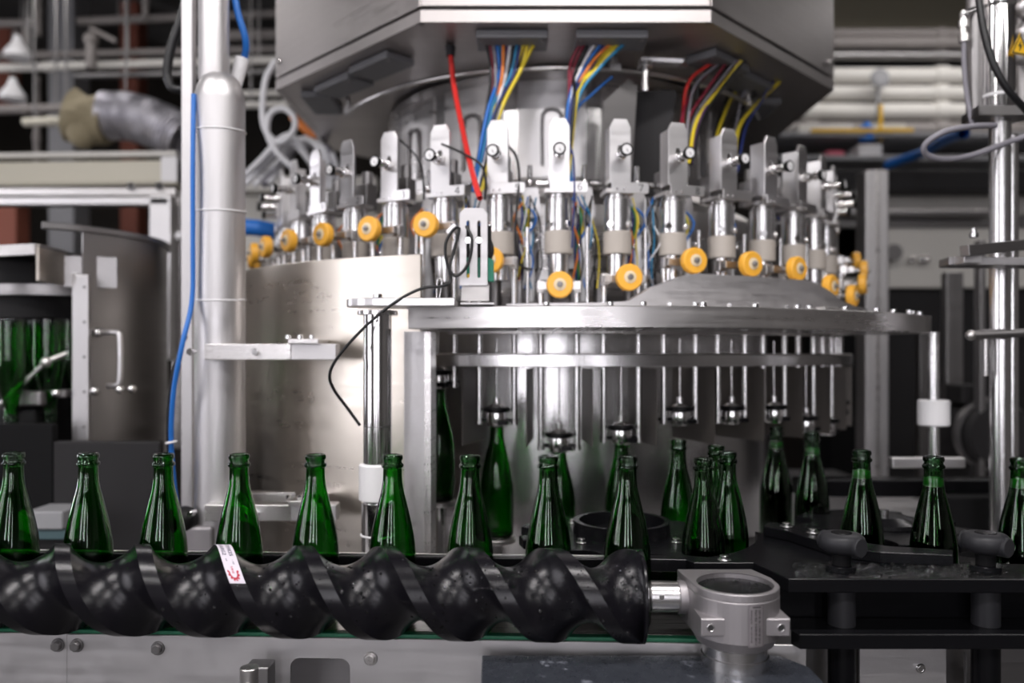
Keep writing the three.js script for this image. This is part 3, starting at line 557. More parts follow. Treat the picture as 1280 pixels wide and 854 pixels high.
// gearbox
const GX = .252, GZ = -.905;
{
  const t = thing('gearbox', 'cast aluminium angle gearbox with black top cap driving the feed screw', 'gearbox', [GX, 1.0015, GZ]);
  const out = [[-.052, -.058], [.036, -.058], [.0475, -.02]]; for (let i = 0; i <= 24; i++) { const a = i / 24 * Math.PI; out.push([.0475 * Math.cos(a), .0 + .0475 * Math.sin(a)]); } out.push([-.0475, -.005]);
  const hole = new THREE.Path(); hole.absarc(0, 0, .0425, 0, Math.PI * 2, true);
  part(t, 'body', slab(out, .037, .046, .001), M.castAlu);
  part(t, 'rim', slab(out, .083, .0085, .0008, [hole]), M.castAlu);
  part(t, 'lower_skirt', lathe([[0, .024], [.036, .024], [.043, .028], [.0475, .037], [0, .037]], 44, true), M.castAlu);
  part(t, 'top_cap', cyl(.0425, .004, 44), M.blackPlastic, [0, .084, 0]);
  part(t, 'side_boss', cyl(.019, .016, 30), M.castAlu, [-.0505, AXY - 1.0015, -.030], [0, 0, Math.PI / 2]);
  for (const s of [-1, 1]) {
    const e = part(t, 'ear', extrude([[-.013, -.0085], [.013, -.0085], [.013, .0085], [-.013, .0085]], .064, .001), M.castAlu, [s * .034, .0555, -.022]);
    part(e, 'hole_disc', cyl(.0034, .0012, 14, .0002), M.ink, [s * .004, 0, .0652], [Math.PI / 2, 0, 0]);  // flat black disc painted for the shade inside the hole
    part(e, 'hole_rim', new THREE.TorusGeometry(.0036, .0007, 6, 16), M.polished, [s * .004, 0, .0654]);
  }
  part(t, 'foot_cylinder', lathe([[0, 0], [.0375, 0], [.0375, .0125], [.036, .0135], [.036, .026], [0, .026]], 44, true), M.polished);
  const cv = document.createElement('canvas'); cv.width = 160; cv.height = 400; const c = cv.getContext('2d');
  c.fillStyle = '#b3adb0'; c.fillRect(0, 0, 160, 400); c.strokeStyle = '#4a444c'; c.lineWidth = 3; c.strokeRect(6, 6, 148, 388); c.fillStyle = '#241f28'; c.fillRect(44, 22, 84, 9);
  c.translate(160, 0); c.rotate(Math.PI / 2); c.font = 'bold 27px sans-serif'; c.fillText('KH7 W. Nr. 1 018 40 3012', 52, 54); c.font = 'bold 30px sans-serif'; c.fillText('Part No. 1-018-47-301-1', 50, 94); c.font = 'bold 22px sans-serif'; c.fillText('Ordering No. - No 1 03 101 44', 50, 136);
  const tx = new THREE.CanvasTexture(cv); tx.colorSpace = THREE.SRGBColorSpace;
  const g = new THREE.CylinderGeometry(.0491, .0491, .046, 12, 1, true, .02, .36);
  part(t, 'nameplate', g, std({ map: tx, metalness: .9, roughness: .5 }), [0, .059, 0], null, 'engraved nameplate with lines of small print');
  const im = new THREE.InstancedMesh(new THREE.SphereGeometry(1, 8, 6), M.water, 90); im.name = 'water_drops'; im.userData = { kind: 'stuff' };
  seed = 31; const mm = new THREE.Matrix4();
  for (let i = 0; i < 90; i++) { const a = rr(0, 6.28), r = Math.sqrt(rnd()) * .041, k = rr(.0008, .0022); mm.makeScale(k, k * .7, k); mm.setPosition(r * Math.cos(a), .0861, r * Math.sin(a)); im.setMatrixAt(i, mm); }
  shadow(im); t.add(im);
}
// slate mounting plate under the gearbox
{
  const t = thing('mounting_plate', 'slate grey painted plate with chipped edges under the gearbox', 'plate', [0, .98, -.89]);
  const g = slab([[-.034, -.04], [.31, -.04], [.332, -.005], [.332, .04], [-.032, .04]], 0, .0215, .001);
  const p = g.attributes.position; g.setAttribute('uv', new THREE.Float32BufferAttribute(Array.from({ length: p.count * 2 }, (_, i) => (i % 2 ? p.getZ(i >> 1) - p.getY(i >> 1) : p.getX(i >> 1)) * 3.1 + .13), 2));
  part(t, 'top', g, M.slate);
  part(t, 'apron', box(.36, .2, .05, .002), M.slate, [.149, -.1, -.005]);
}
// conveyor: side rail, wear strip, chain plate, back rail
{
  const p = along(-.35, 0), t = thing('conveyor_rail', 'stainless conveyor side panel with bolts below the feed screw', 'conveyor', [p.x, .80, p.z], YAW);
  const cut = new THREE.Path(); const cx = .245 - .35, r = .012; // cut-out
  const local = (u, d) => { const q = P(u, 0, d).sub(V(p.x, 0, p.z)); return q.x * Math.cos(-YAW) - 0; };
  const c0 = local(360, .95), c1 = local(437, .95), ct = .80 + 0; const yT = EYE - (829 - 445) * .95 / F - .80, yB = .02;
  cut.moveTo(c0, yB); cut.lineTo(c0, yT - r); cut.absarc(c0 + r, yT - r, r, Math.PI, Math.PI / 2, true); cut.lineTo(c1 - r, yT); cut.absarc(c1 - r, yT - r, r, Math.PI / 2, 0, true); cut.lineTo(c1, yB); cut.closePath();
  const L0 = local(-90, .96), L1 = local(1015, .93), seam = local(72, .955);
  part(t, 'side_panel', extrude([[seam + .0006, 0], [L1, 0], [L1, .209], [seam + .0006, .209]], .003, .0006, [cut]), M.steelMatte, [0, 0, .047]);
  part(t, 'end_panel', extrude([[L0, 0], [seam - .0006, 0], [seam - .0006, .2095], [L0, .2095]], .003, .0006), M.steelMatte, [0, 0, .047]);
  part(t, 'inner_wall', box(1.1, .2, .004, .001), M.steelMatte, [0, .1, -.17]);
  part(t, 'added_cover', box(1.0, .004, .116, .001), M.steelMatte, [-.05, .205, -.112]);  // added cover; with deep wall and tray it keeps the cut-out dark
  part(t, 'bottom_tray', box(1.1, .004, .216, .001), M.steelMatte, [0, .003, -.063]);
  const L2 = local(935, .96);
  part(t, 'wear_strip', box(L2 - L0, .006, .012, .0015), M.green, [(L0 + L2) / 2, .2105, .039]);
  part(t, 'chain_deck', box(L2 - L0, .01, .085, .001), M.steel, [(L0 + L2) / 2, .2075, -.012]);
  for (const [u, v] of [[59, 816], [84, 816], [190, 818], [464, 827]]) { const q = P(u, v, .953); part(t, 'bolt', memo('cbolt', () => joined([moved(cyl(.0085, .002, 18), 0, .001), moved(cyl(.0062, .006, 6), 0, .005)])), u < 460 ? M.steelDark : M.steel, [local(u, .953), q.y - .80, .0505], [Math.PI / 2, 0, 0]); }
}
{
  const q = P(325, 836, .925), t = thing('latch_block', 'small steel latch block with socket screw on the conveyor panel', 'latch', [q.x, .93, q.z]);
  part(t, 'block', box(.028, .06, .028, .002), M.steelDark, [0, .035, 0]);
  part(t, 'pin', cyl(.011, .062, 20), M.steel, [-.008, .034, .012]);
  part(t, 'screw', joined([cyl(.006, .004, 16), moved(new THREE.TorusGeometry(.0035, .0012, 6, 6), 0, .002, 0, Math.PI / 2)]), M.polished, [-.008, .045, .0235], [Math.PI / 2, 0, 0]);
}
{
  const p = along(-.41, -.042), t = thing('back_guide_rail', 'black plastic guide rail running behind the bottle row', 'guide rail', [p.x, 1.045, p.z], YAW);
  part(t, 'rail', box(.86, .042, .014, .002), M.blackPlastic, [0, .021, 0]);
  part(t, 'edge_strip', box(.86, .002, .004, .0004), M.steel, [0, .043, -.004]);
  for (const x of [-.4, -.1, .25]) part(t, 'bracket', box(.02, .04, .02, .002), M.blackMatte, [x, -.005, -.015]);
}

// ---------------------------------------------------------------- star wheels and black guide plates
{
  const t = thing('infeed_star', 'black plastic infeed star wheel with open round hub', 'star wheel', [STAR.x, 1.02, STAR.z]);
  const star = (R, n, rp, off) => { const s = []; for (let i = 0; i < n; i++) { const a0 = (i + off) / n * 2 * Math.PI, w = .036 / R; for (let j = 0; j <= 8; j++) { const b = Math.PI * j / 8, dx = rp * Math.cos(b), dy = rp * Math.sin(b); const r = R - dy, a = a0 - dx / R; s.push([r * Math.sin(a), r * Math.cos(a)]); } } return s; };
  for (const y of [0, .05]) part(t, 'star_plate', slab(star(STAR.r, STAR.n, .0315, STAR.off), y, .014), M.blackPlastic);
  part(t, 'hub', lathe([[.045, .064], [.045, .055], [.062, .058], [.064, .083], [.072, .083], [.073, .062], [.073, .03], [.045, .03]], 48, true), M.blackPlastic);
  part(t, 'shaft', cyl(.018, .07, 20), M.steelDark, [0, .03, 0]);
  for (let i = 0; i < 4; i++) part(t, 'hub_bolt', memo('hb', () => joined([cyl(.006, .006, 6), moved(cyl(.008, .002, 14), 0, -.003)])), M.polished, [.095 * Math.sin(i * 1.57 + .8), .068, .095 * Math.cos(i * 1.57 + .8)]);
}
const arc = (cx, cz, r, a0, a1, n = 16) => Array.from({ length: n + 1 }, (_, i) => { const a = a0 + (a1 - a0) * i / n; return [cx + r * Math.sin(a), cz + r * Math.cos(a)]; });
{
  const t = thing('guide_plate', 'black wet guide plate with cut corner beside the gearbox', 'guide plate', [0, 1.009, 0]);
  const q = (u, d) => [(u - 640) * d / F, -d];
  const outline = [q(800, 1.025), q(858, 1.02), q(868, 1.005), q(942, 1.005), q(986, .932), q(1400, .93), q(1400, .99), q(1215, 1.0), q(1130, 1.0), q(1060, 1.04), q(1000, 1.12), ...arc(STAR.x, STAR.z, .196, 1.45, .62, 12), q(885, 1.03), q(860, 1.04), q(800, 1.042)];
  part(t, 'upper_plate', slab(outline, .065, .0165, .001), M.blackPlastic);
  part(t, 'lower_plate', slab([q(990, .945), q(1000, .93), q(1400, .93), q(1400, .984), q(990, .988)], 0, .0175, .001), M.blackPlastic);
  part(t, 'inner_guide', slab([q(950, .995), q(1400, .985), q(1400, .998), q(950, 1.012)], .0005, .0645, .001), M.blackPlastic);
  for (const [u, d, r] of [[1052, .965, .016], [1232, .965, .016], [880, 1.03, .012]]) { const c = q(u, d); part(t, 'spacer', cyl(r, .05, 24), M.greyPlastic, [c[0], .041, c[1]]); }
  const s = q(905, 1.02); part(t, 'bolt', joined([cyl(.006, .005, 6), moved(cyl(.009, .002, 14), 0, -.003)]), M.polished, [s[0], .0845, s[1]]);
  const im = new THREE.InstancedMesh(new THREE.SphereGeometry(1, 10, 7), M.water, 480); im.name = 'water_drops'; im.userData = { kind: 'stuff' };
  seed = 555; const mm = new THREE.Matrix4();
  for (let i = 0; i < 480; i++) { const d = rr(.935, 1.0), u = rr(992, 1260), k = rnd() ** 2 * .0016 + .001, c = q(u, d); mm.makeScale(k, k * .9, k); mm.setPosition(c[0], .0818, c[1]); im.setMatrixAt(i, mm); }
  shadow(im); t.add(im);
}
{ // outfeed guide arm in front of the filled bottles
  const t = thing('outfeed_guide', 'black curved guide arm in front of the filled bottles', 'guide rail', [0, 1.085, 0]);
  const q = (u, d) => [(u - 640) * d / F, -d];
  part(t, 'arm', slab([q(962, 1.18), q(1010, 1.14), q(1060, 1.065), q(1110, 1.03), q(1190, 1.01), q(1190, .985), q(1100, 1.0), q(1045, 1.03), q(985, 1.12), q(955, 1.15)], .006, .014, .001), M.blackPlastic);
  for (const [u, d] of [[983, 1.145], [1016, 1.105]]) { const c = q(u, d); part(t, 'bolt', joined([cyl(.006, .005, 6), moved(cyl(.009, .002, 14), 0, -.003)]), M.polished, [c[0], .024, c[1]]); }
}
{
  const c = P(1105, 0, 1.28), t = thing('outfeed_star', 'black plastic outfeed star wheel behind the filled bottles', 'star wheel', [c.x, 1.02, c.z], .18);
  const pts = []; for (let i = 0; i < 9; i++) for (let j = 0; j <= 8; j++) { const b = Math.PI * j / 8, r = .135 - .031 * Math.sin(b), a = i / 9 * 2 * Math.PI - .031 * Math.cos(b) / .135; pts.push([r * Math.sin(a), r * Math.cos(a)]); }
  for (const y of [0, .045]) part(t, 'star_plate', slab(pts, y, .014), M.blackPlastic);
  part(t, 'hub', lathe([[0, .075], [.03, .075], [.05, .066], [.052, .06], [0, .06]], 32, true), M.blackPlastic);
  part(t, 'shaft', cyl(.02, .08, 20), M.steelDark, [0, .03, 0]);
  part(t, 'hub_bolt', cyl(.007, .01, 6), M.polished, [0, .08, 0]);
}
for (const [u, l] of [[1052, 'black clamping knob on the wet guide plate, beside the gearbox'], [1232, 'black clamping knob on the wet guide plate, farther from the gearbox']]) {
  const c = P(u, 0, .965), t = thing('clamping_knob', l, 'knob', [c.x, 1.0906, c.z], .5);
  part(t, 'nut', cyl(.0195, .008, 6, .001), M.blackPlastic, [0, .004, 0]);
  part(t, 'stem', cyl(.011, .022, 20), M.blackMatte, [0, .016, 0]);
  part(t, 'head', lathe([[0, .022], [.016, .022], [.024, .027], [.0265, .034], [.026, .041], [.022, .045], [.015, .046], [0, .046]], 36), M.greyPlastic);
  part(t, 'grip', joined([moved(cyl(.0115, .056, 24, .001), 0, .033, 0, Math.PI / 2)]), M.greyPlastic);
  part(t, 'cap_insert', cyl(.012, .002, 24), M.blackPlastic, [0, .046, 0]);
}
for (const [u, l] of [[1052, 'black post foot with chrome ring under the guide plates, by the steel plate'], [1232, 'black post foot with chrome ring under the guide plates, beyond the steel plate']]) {
  const c = P(u, 0, .965), t = thing('plate_post', l, 'post', [c.x, .90, c.z]);
  part(t, 'column', cyl(.016, .085, 24), M.blackPlastic, [0, .067, 0]);
  part(t, 'ring', cyl(.0185, .01, 24), M.chrome, [0, .025, 0]);
  part(t, 'socket', cyl(.017, .02, 24), M.blackMatte, [0, .01, 0]);
  part(t, 'washer', cyl(.019, .006, 24), M.steelDark, [0, .0, 0]);
}
{
  const c = P(1128, 0, .985), t = thing('steel_side_plate', 'scratched steel plate with one screw under the guide plates', 'plate', [c.x, .85, c.z]);
  part(t, 'sheet', box(.107, .158, .004, .001), M.steelMatte, [0, .079, 0]);
  part(t, 'screw', joined([cyl(.006, .004, 16), moved(new THREE.TorusGeometry(.0035, .001, 6, 16), 0, .002, 0, Math.PI / 2)]), M.polished, [.02, .117, .004], [Math.PI / 2, 0, 0]);
}
{
  const c = P(1300, 0, 1.0), t = thing('frame_beam', 'dull steel frame beam behind the post feet', 'beam', [c.x, .84, c.z]);
  part(t, 'web', box(.62, .165, .006, .001), M.steelDark, [-.12, .0825, -.03]);
  part(t, 'gusset', extrude([[0, 0], [.04, 0], [0, .06]], .004, .0004), M.steelMatte, [-.095, .08, .0]);
}

// ---------------------------------------------------------------- standing pipe beside the cover
{
  const c = P(275, 0, 1.40), t = thing('standing_pipe', 'thick stainless standing pipe with domed shoulder and narrower upper tube', 'pipe', [c.x, .9, c.z]);
  const y = v => EYE - (v - 445) * 1.4 / F - .9;
  part(t, 'lower_tube', lathe([[0, 0], [.0425, 0], [.0425, y(128)], [.0415, y(120)], [.038, y(110)], [.032, y(101)], [.024, y(95)], [.018, y(94)], [0, y(94)]], 48), M.steelMatte);
  part(t, 'upper_tube', cyl(.026, .62, 36), M.steelMatte, [-.012, y(94) + .30, -.004]);
  for (const v of [165, 265, 375]) part(t, 'cable_tie', new THREE.TorusGeometry(.0432, .0014, 6, 40), M.whitePlastic, [0, y(v), 0], [Math.PI / 2 + .08, 0, .06]);
}
{
  const c = P(236, 0, 1.47), t = thing('side_strut', 'slim pale steel strut beside the thick standing pipe', 'strut', [c.x, .9, c.z]);
  part(t, 'tube', box(.022, 1.5, .02, .003), M.steelMatte, [0, .75, 0]);
  part(t, 'foot', box(.05, .01, .05, .001), M.steel, [0, .005, 0]);
}
for (const [v, l] of [[440, 'upper steel pipe clamp joining standing pipe and curved cover'], [640, 'lower steel pipe clamp joining standing pipe and curved cover']]) {
  const y = EYE - (v - 445) * 1.34 / F, t = thing('pipe_clamp', l, 'clamp', [-.46, y - .0135, -1.345]);
  part(t, 'bar', box(.145, .027, .03, .0015), M.steel, [.02, .0135, 0]);
  part(t, 'back_bar', box(.145, .027, .024, .0015), M.steel, [.02, .0135, -.115]);
  part(t, 'tab', box(.05, .008, .15, .001), M.steel, [.115, .031, -.05]);
  part(t, 'arm', box(.075, .027, .03, .0015), M.steelMatte, [.13, .0135, .0]);
  for (const x of [-.072, .035]) part(t, 'bolt', joined([cyl(.006, .012, 6), moved(cyl(.004, .02, 10), 0, -.008)]), M.chrome, [x, .0135, .02], [Math.PI / 2, 0, 0]);
  for (const x of [.085, .105, .125]) part(t, 'top_bolt', cyl(.005, .007, 6), M.chrome, [x, .0385, .005]);
}
{
  const d = 1.355;
  single('blue_tube', 'bright blue air tube tied along the thick standing pipe', 'tube', tube([P(242, 118, 1.37), P(241, 200, d), P(241, 300, d), P(240, 375, d), P(228, 430, 1.33), P(217, 490, 1.34), P(214, 550, 1.36), P(217, 600, 1.38), P(222, 640, 1.4)], .0042, 80, 10), cableMat.blue);
  single('blue_tube', 'blue air tube curving past the narrow upper pipe', 'tube', tube([P(291, -20, 1.42), P(297, 15, 1.42), P(307, 50, 1.43), P(305, 75, 1.45), P(296, 100, 1.48)], .0062, 40, 10), cableMat.blue);
  single('white_sleeve', 'white plastic sleeve leaning against the pipe shoulder', 'sleeve', lathe([[0, 0], [.011, 0], [.0125, .05], [.0125, .052], [0, .052]], 20, true), M.whitePlastic, P(294, 108, 1.44).toArray(), [0, 0, -.25]);
  single('blue_pipe', 'short thick blue pipe behind the leftmost yellow rollers'.replace('leftmost ', ''), 'pipe', tube([P(280, 283, 2.05), P(320, 285, 2.05), P(350, 291, 2.08), P(380, 298, 2.1)], .021, 24, 14), cableMat.blue);
  single('black_hose', 'black hose hooking down beside the narrow upper pipe', 'hose', tube([P(236, -10, 1.5), P(226, 25, 1.5), P(214, 60, 1.5), P(209, 90, 1.5), P(214, 108, 1.5), P(228, 112, 1.5), P(242, 106, 1.5)], .0085, 50, 12), cableMat.black);
  single('black_wire', 'thin black cable following the hanging blue tube', 'cable', tube([P(233, 420, 1.36), P(219, 455, 1.36), P(211, 500, 1.37), P(210, 550, 1.38), P(213, 600, 1.4), P(218, 640, 1.42)], .0028, 50, 8), cableMat.black);
  single('tube_clip', 'white cable tie loop round the hanging blue tube', 'cable tie', new THREE.TorusGeometry(.008, .0022, 6, 20), M.whitePlastic, P(214, 553, 1.36).toArray(), [Math.PI / 2, .2, 0]);
  const t = thing('black_lever', 'black ball lever beside the foot of the standing pipe', 'lever', P(228, 668, 1.36).toArray());
  part(t, 'ball', new THREE.SphereGeometry(.022, 24, 16), M.rubber, [.004, .026, 0]);
  part(t, 'stem', cyl(.009, .05, 14), M.steelDark, [-.004, -.004, 0]);
  part(t, 'clamp_body', box(.05, .05, .04, .006), M.castAlu, [.03, -.01, -.01]);
}
// white hoses behind the pipe
{
  seed = 808;
  const t = thing('hose_coil', 'coil of milky white hoses hanging behind the valves', 'hoses', P(350, 200, 2.2).toArray()), L = (u, v, d = 2.2) => P(u, v, d).sub(t.position);
  part(t, 'hose', tube([L(345, 75), L(332, 100), L(328, 140), L(333, 165), L(350, 178), L(366, 165), L(368, 148), L(355, 136), L(338, 142), L(334, 165), L(346, 190), L(372, 215), L(392, 235)], .0085, 90, 10), cableMat.white);
  for (let i = 0; i < 7; i++) part(t, 'hose', tube([L(300 + i * 6, 225 + rr(-8, 8), 2.25), L(325 + i * 6, 200 + rr(-8, 8), 2.22 + i * .02), L(360 + i * 4, 178 + rr(-10, 8), 2.2 + i * .03), L(385 + i * 5, 195 + rr(-14, 14), 2.25), L(402 + i * 4, 235, 2.3)], .009, 40, 8), i === 5 ? cableMat.grey : cableMat.white);
  part(t, 'hose', tube([L(365, 145, 2.3), L(380, 160, 2.3), L(395, 172, 2.3)], .012, 16, 8), cableMat.orange);
}

// ---------------------------------------------------------------- surroundings: infeed side
const slabAt = (u0, v0, u1, v1, d, depth) => { const a = P(u0, v1, d), b = P(u1, v0, d); return [box(b.x - a.x, b.y - a.y, depth, .004), [(a.x + b.x) / 2, (a.y + b.y) / 2, -d - depth / 2]]; };
function put(name, label, cat, mat, u0, v0, u1, v1, d, depth, group) { const [g, p] = slabAt(u0, v0, u1, v1, d, depth); return single(name, label, cat, g, mat, p, null, group); }
function pipeAt(name, label, mat, a, b, r, group) {
  const mid = a.clone().add(b).multiplyScalar(.5), t = thing(name, label, 'pipe', mid.toArray(), 0, group);
  part(t, 'run', rodBetween(a.clone().sub(mid), b.clone().sub(mid), r, 20), mat);
  const dir = b.clone().sub(a).normalize(), q = new THREE.Quaternion().setFromUnitVectors(V(0, 1, 0), dir), n = Math.max(1, Math.round(a.distanceTo(b) / .7));
  for (let i = 0; i < n; i++) { const c = part(t, 'coupling', cyl(r * 1.22, r * 1.6, 18), mat, dir.clone().multiplyScalar(a.distanceTo(b) * ((i + .5) / n - .5)).toArray()); c.quaternion.copy(q); }
  if (name === 'hall_pipe' && Math.abs(dir.y) < .5) for (const f of [.2, .8]) { const q2 = a.clone().lerp(b, f); part(t, 'hanger', cyl(.005, 3.3 - q2.y, 8), M.steelDark, [q2.x - mid.x, (3.3 - q2.y) / 2, q2.z - mid.z]); }
  return t;
}
{
  const t = thing('cable_tray', 'cream cable tray running overhead behind the standing pipe', 'cable tray', P(60, 214, 2.5).toArray());
  part(t, 'side_wall', box(.82, .066, .004, .001), M.paintCream, [-.015, -.004, .0], [0, 0, .012]);
  part(t, 'top_flange', box(.84, .016, .03, .003), M.paintWhite, [-.01, .045, .01], [0, 0, .012]);
  part(t, 'bottom_flange', box(.84, .006, .16, .001), M.paintCream, [-.01, -.045, -.06], [0, 0, .012]);
  part(t, 'end_cap', box(.05, .085, .012, .002), M.whitePlastic, [.385, .006, .012]);
}
{
  const t = thing('guard_frame', 'bright steel door frame of the neighbouring machine guard', 'guard frame', P(100, 250, 2.3).toArray()), L = (u, v, d) => P(u, v, d).sub(t.position);
  const bar = (u0, v0, u1, v1, d, dp, n, m) => { const a = L(u0, v1, d), b = L(u1, v0, d); part(t, n, box(b.x - a.x, b.y - a.y, dp, .004), m, [(a.x + b.x) / 2, (a.y + b.y) / 2, (a.z + b.z) / 2]); };
  bar(-40, 248, 215, 258, 2.3, .04, 'top_rail', M.plateWhite);
  bar(190, 246, 217, 450, 2.3, .04, 'door_post', M.plateWhite);
  bar(-40, 236, 222, 246, 2.33, .03, 'lower_rail', M.steel);
  bar(218, 240, 229, 560, 2.36, .03, 'rear_post', M.steel);
  for (const u of [164, 199]) part(t, 'bolt', cyl(.012, .01, 12), M.chrome, L(u, 233, 2.31).toArray(), [Math.PI / 2, 0, 0]);
  for (const u of [225]) part(t, 'hinge_ball', new THREE.SphereGeometry(.014, 16, 12), M.whitePlastic, L(u, 295, 2.3).toArray());
}
{ // rinser drum with glossy curved guard
  const c = P(40, 0, 1.83), t = thing('rinser_guard', 'dark glossy curved guard of the neighbouring rinsing machine', 'machine guard', [c.x, .95, c.z]);
  part(t, 'curved_sheet', ringBand(.28, .285, .17, .66, .86, 2.9, 40), M.steelDark);
  part(t, 'lower_body', lathe([[0, 0], [.27, 0], [.27, .17], [0, .17]], 48, true), M.paintDark);
  part(t, 'dark_backdrop', lathe([[0, .17], [.15, .17], [.15, .6], [.13, .62], [0, .62]], 40, true), M.paintDark);  // added dark drum, keeps backlight off the inverted bottles
  part(t, 'top_ring', ringBand(.272, .292, .655, .668, .6, 2.9, 40), M.steelDark);
}
{
  const t = thing('rinser_hood', 'flat folded steel hood jutting over the inverted bottles', 'hood', P(25, 330, 1.62).toArray());
  part(t, 'front_lip', box(.165, .022, .006, .001), M.steel, [-.015, .018, .06], [0, 0, .045]);
  part(t, 'side_lip', box(.006, .072, .10, .001), M.steelWarm, [.071, -.004, .01]);
  part(t, 'return_sheet', box(.10, .065, .004, .001), M.steelDark, [.12, -.012, -.045], [0, .3, 0]);
  part(t, 'roof', box(.17, .004, .26, .001), M.steelDark, [-.01, .028, -.07]);
  part(t, 'inner_ring', ringBand(.16, .168, -.06, -.036, -.9, .9, 24), M.steelDark, [-.03, .0, -.20]);
}
{
  const c = P(100, 555, 1.61), t = thing('hinge_bar', 'white slotted hinge bar of the rinser guard door', 'bar', c.toArray());
  part(t, 'front_strip', box(.027, .34, .012, .002), M.plateWhite, [.006, .17, 0]);
  part(t, 'side_strip', box(.01, .345, .012, .002), M.plateWhite, [-.014, .1725, -.01]);
  for (let i = 0; i < 5; i++) part(t, 'screw', cyl(.0032, .002, 10), M.steelDark, [.012, .035 + i * .07, .0065], [Math.PI / 2, 0, 0]);
}
{
  const c = P(140, 450, 1.64), t = thing('door_handle', 'bent steel bow handle on the dark rinser guard', 'handle', c.toArray());
  part(t, 'bow', tube([V(-.02, .055, 0), V(.012, .056, .01), V(.023, .045, .014), V(.023, -.04, .014), V(.012, -.052, .01), V(-.008, -.054, 0)], .0055, 40, 10), M.plateWhite);
  part(t, 'ball_stop', new THREE.SphereGeometry(.011, 16, 12), M.chrome, [-.03, .056, 0]);
  part(t, 'rod', rodBetween(V(-.03, .056, 0), V(-.03, .056, -.08), .005), M.steel);
}
seed = 61;
for (const [u, d, l] of [[14, 1.58, 'upside-down green bottle in the rinser, farthest from the hinge bar'], [62, 1.64, 'upside-down green bottle in the rinser, next to the hinge bar'], [40, 1.70, 'upside-down green bottle in the rinser, between and behind two others'], [96, 1.74, 'upside-down green bottle in the rinser, hidden behind the hinge bar']]) { const p = P(u, 398, d); const b = bottle(p.x, p.y, p.z, l, 'bottles in the rinser'); b.rotation.x = Math.PI; }
{
  const t = thing('rinser_gripper', 'jointed steel gripper arm below the inverted bottles', 'gripper', P(40, 490, 1.6).toArray()), L = (u, v, d) => P(u, v, d).sub(t.position);
  part(t, 'upper_rod', rodBetween(L(-5, 510, 1.58), L(58, 452, 1.6), .0045), M.steel);
  part(t, 'link', rodBetween(L(58, 452, 1.6), L(84, 442, 1.62), .0055), M.steel);
  part(t, 'joint', new THREE.SphereGeometry(.011, 14, 10), M.steel, L(58, 453, 1.6).toArray());
  part(t, 'jaw_block', joined([moved(box(.07, .03, .05, .006), ...L(38, 498, 1.63).toArray()), moved(box(.05, .016, .05, .004), ...L(75, 492, 1.66).toArray()), moved(cyl(.012, .04, 16), ...L(15, 505, 1.62).toArray())]), M.castAlu);
  part(t, 'black_body', box(.085, .12, .06, .01), M.rubber, L(30, 545, 1.65).toArray());
  for (const u of [70, 118, 150, 165]) part(t, 'glint_cap', new THREE.SphereGeometry(.009, 12, 8), M.chrome, L(u, 492 - (u - 70) * .06, 1.60).toArray());
}
put('brown_post', 'reddish brown pipe standing beyond the bottles, beside the lower clamp', 'pipe', M.brickRed, 140, 560, 168, 1118, 2.0, .05);
{
  const c = P(54, 676, 1.45), t = thing('terminal_box', 'small grey terminal box over a dark teal bar behind the first bottles', 'box', c.toArray());
  part(t, 'case', box(.07, .034, .08, .004), M.paintGrey, [0, .036, -.04]);
  part(t, 'bar', box(.078, .017, .05, .002), std({ color: lin(.05, .09, .10), roughness: .5 }), [0, .009, -.03]);
  part(t, 'stand', box(.05, .94, .03, .002), M.paintDark, [0, -.47, -.04]);
}
put('dark_housing', 'dark brown machine housing behind the hinge bar foot', 'housing', M.paintDark, 66, 552, 200, 720, 1.53, .02);
put('dark_housing', 'black machine block below the gripper arm', 'housing', M.blackMatte, -60, 530, 66, 720, 1.53, .02);

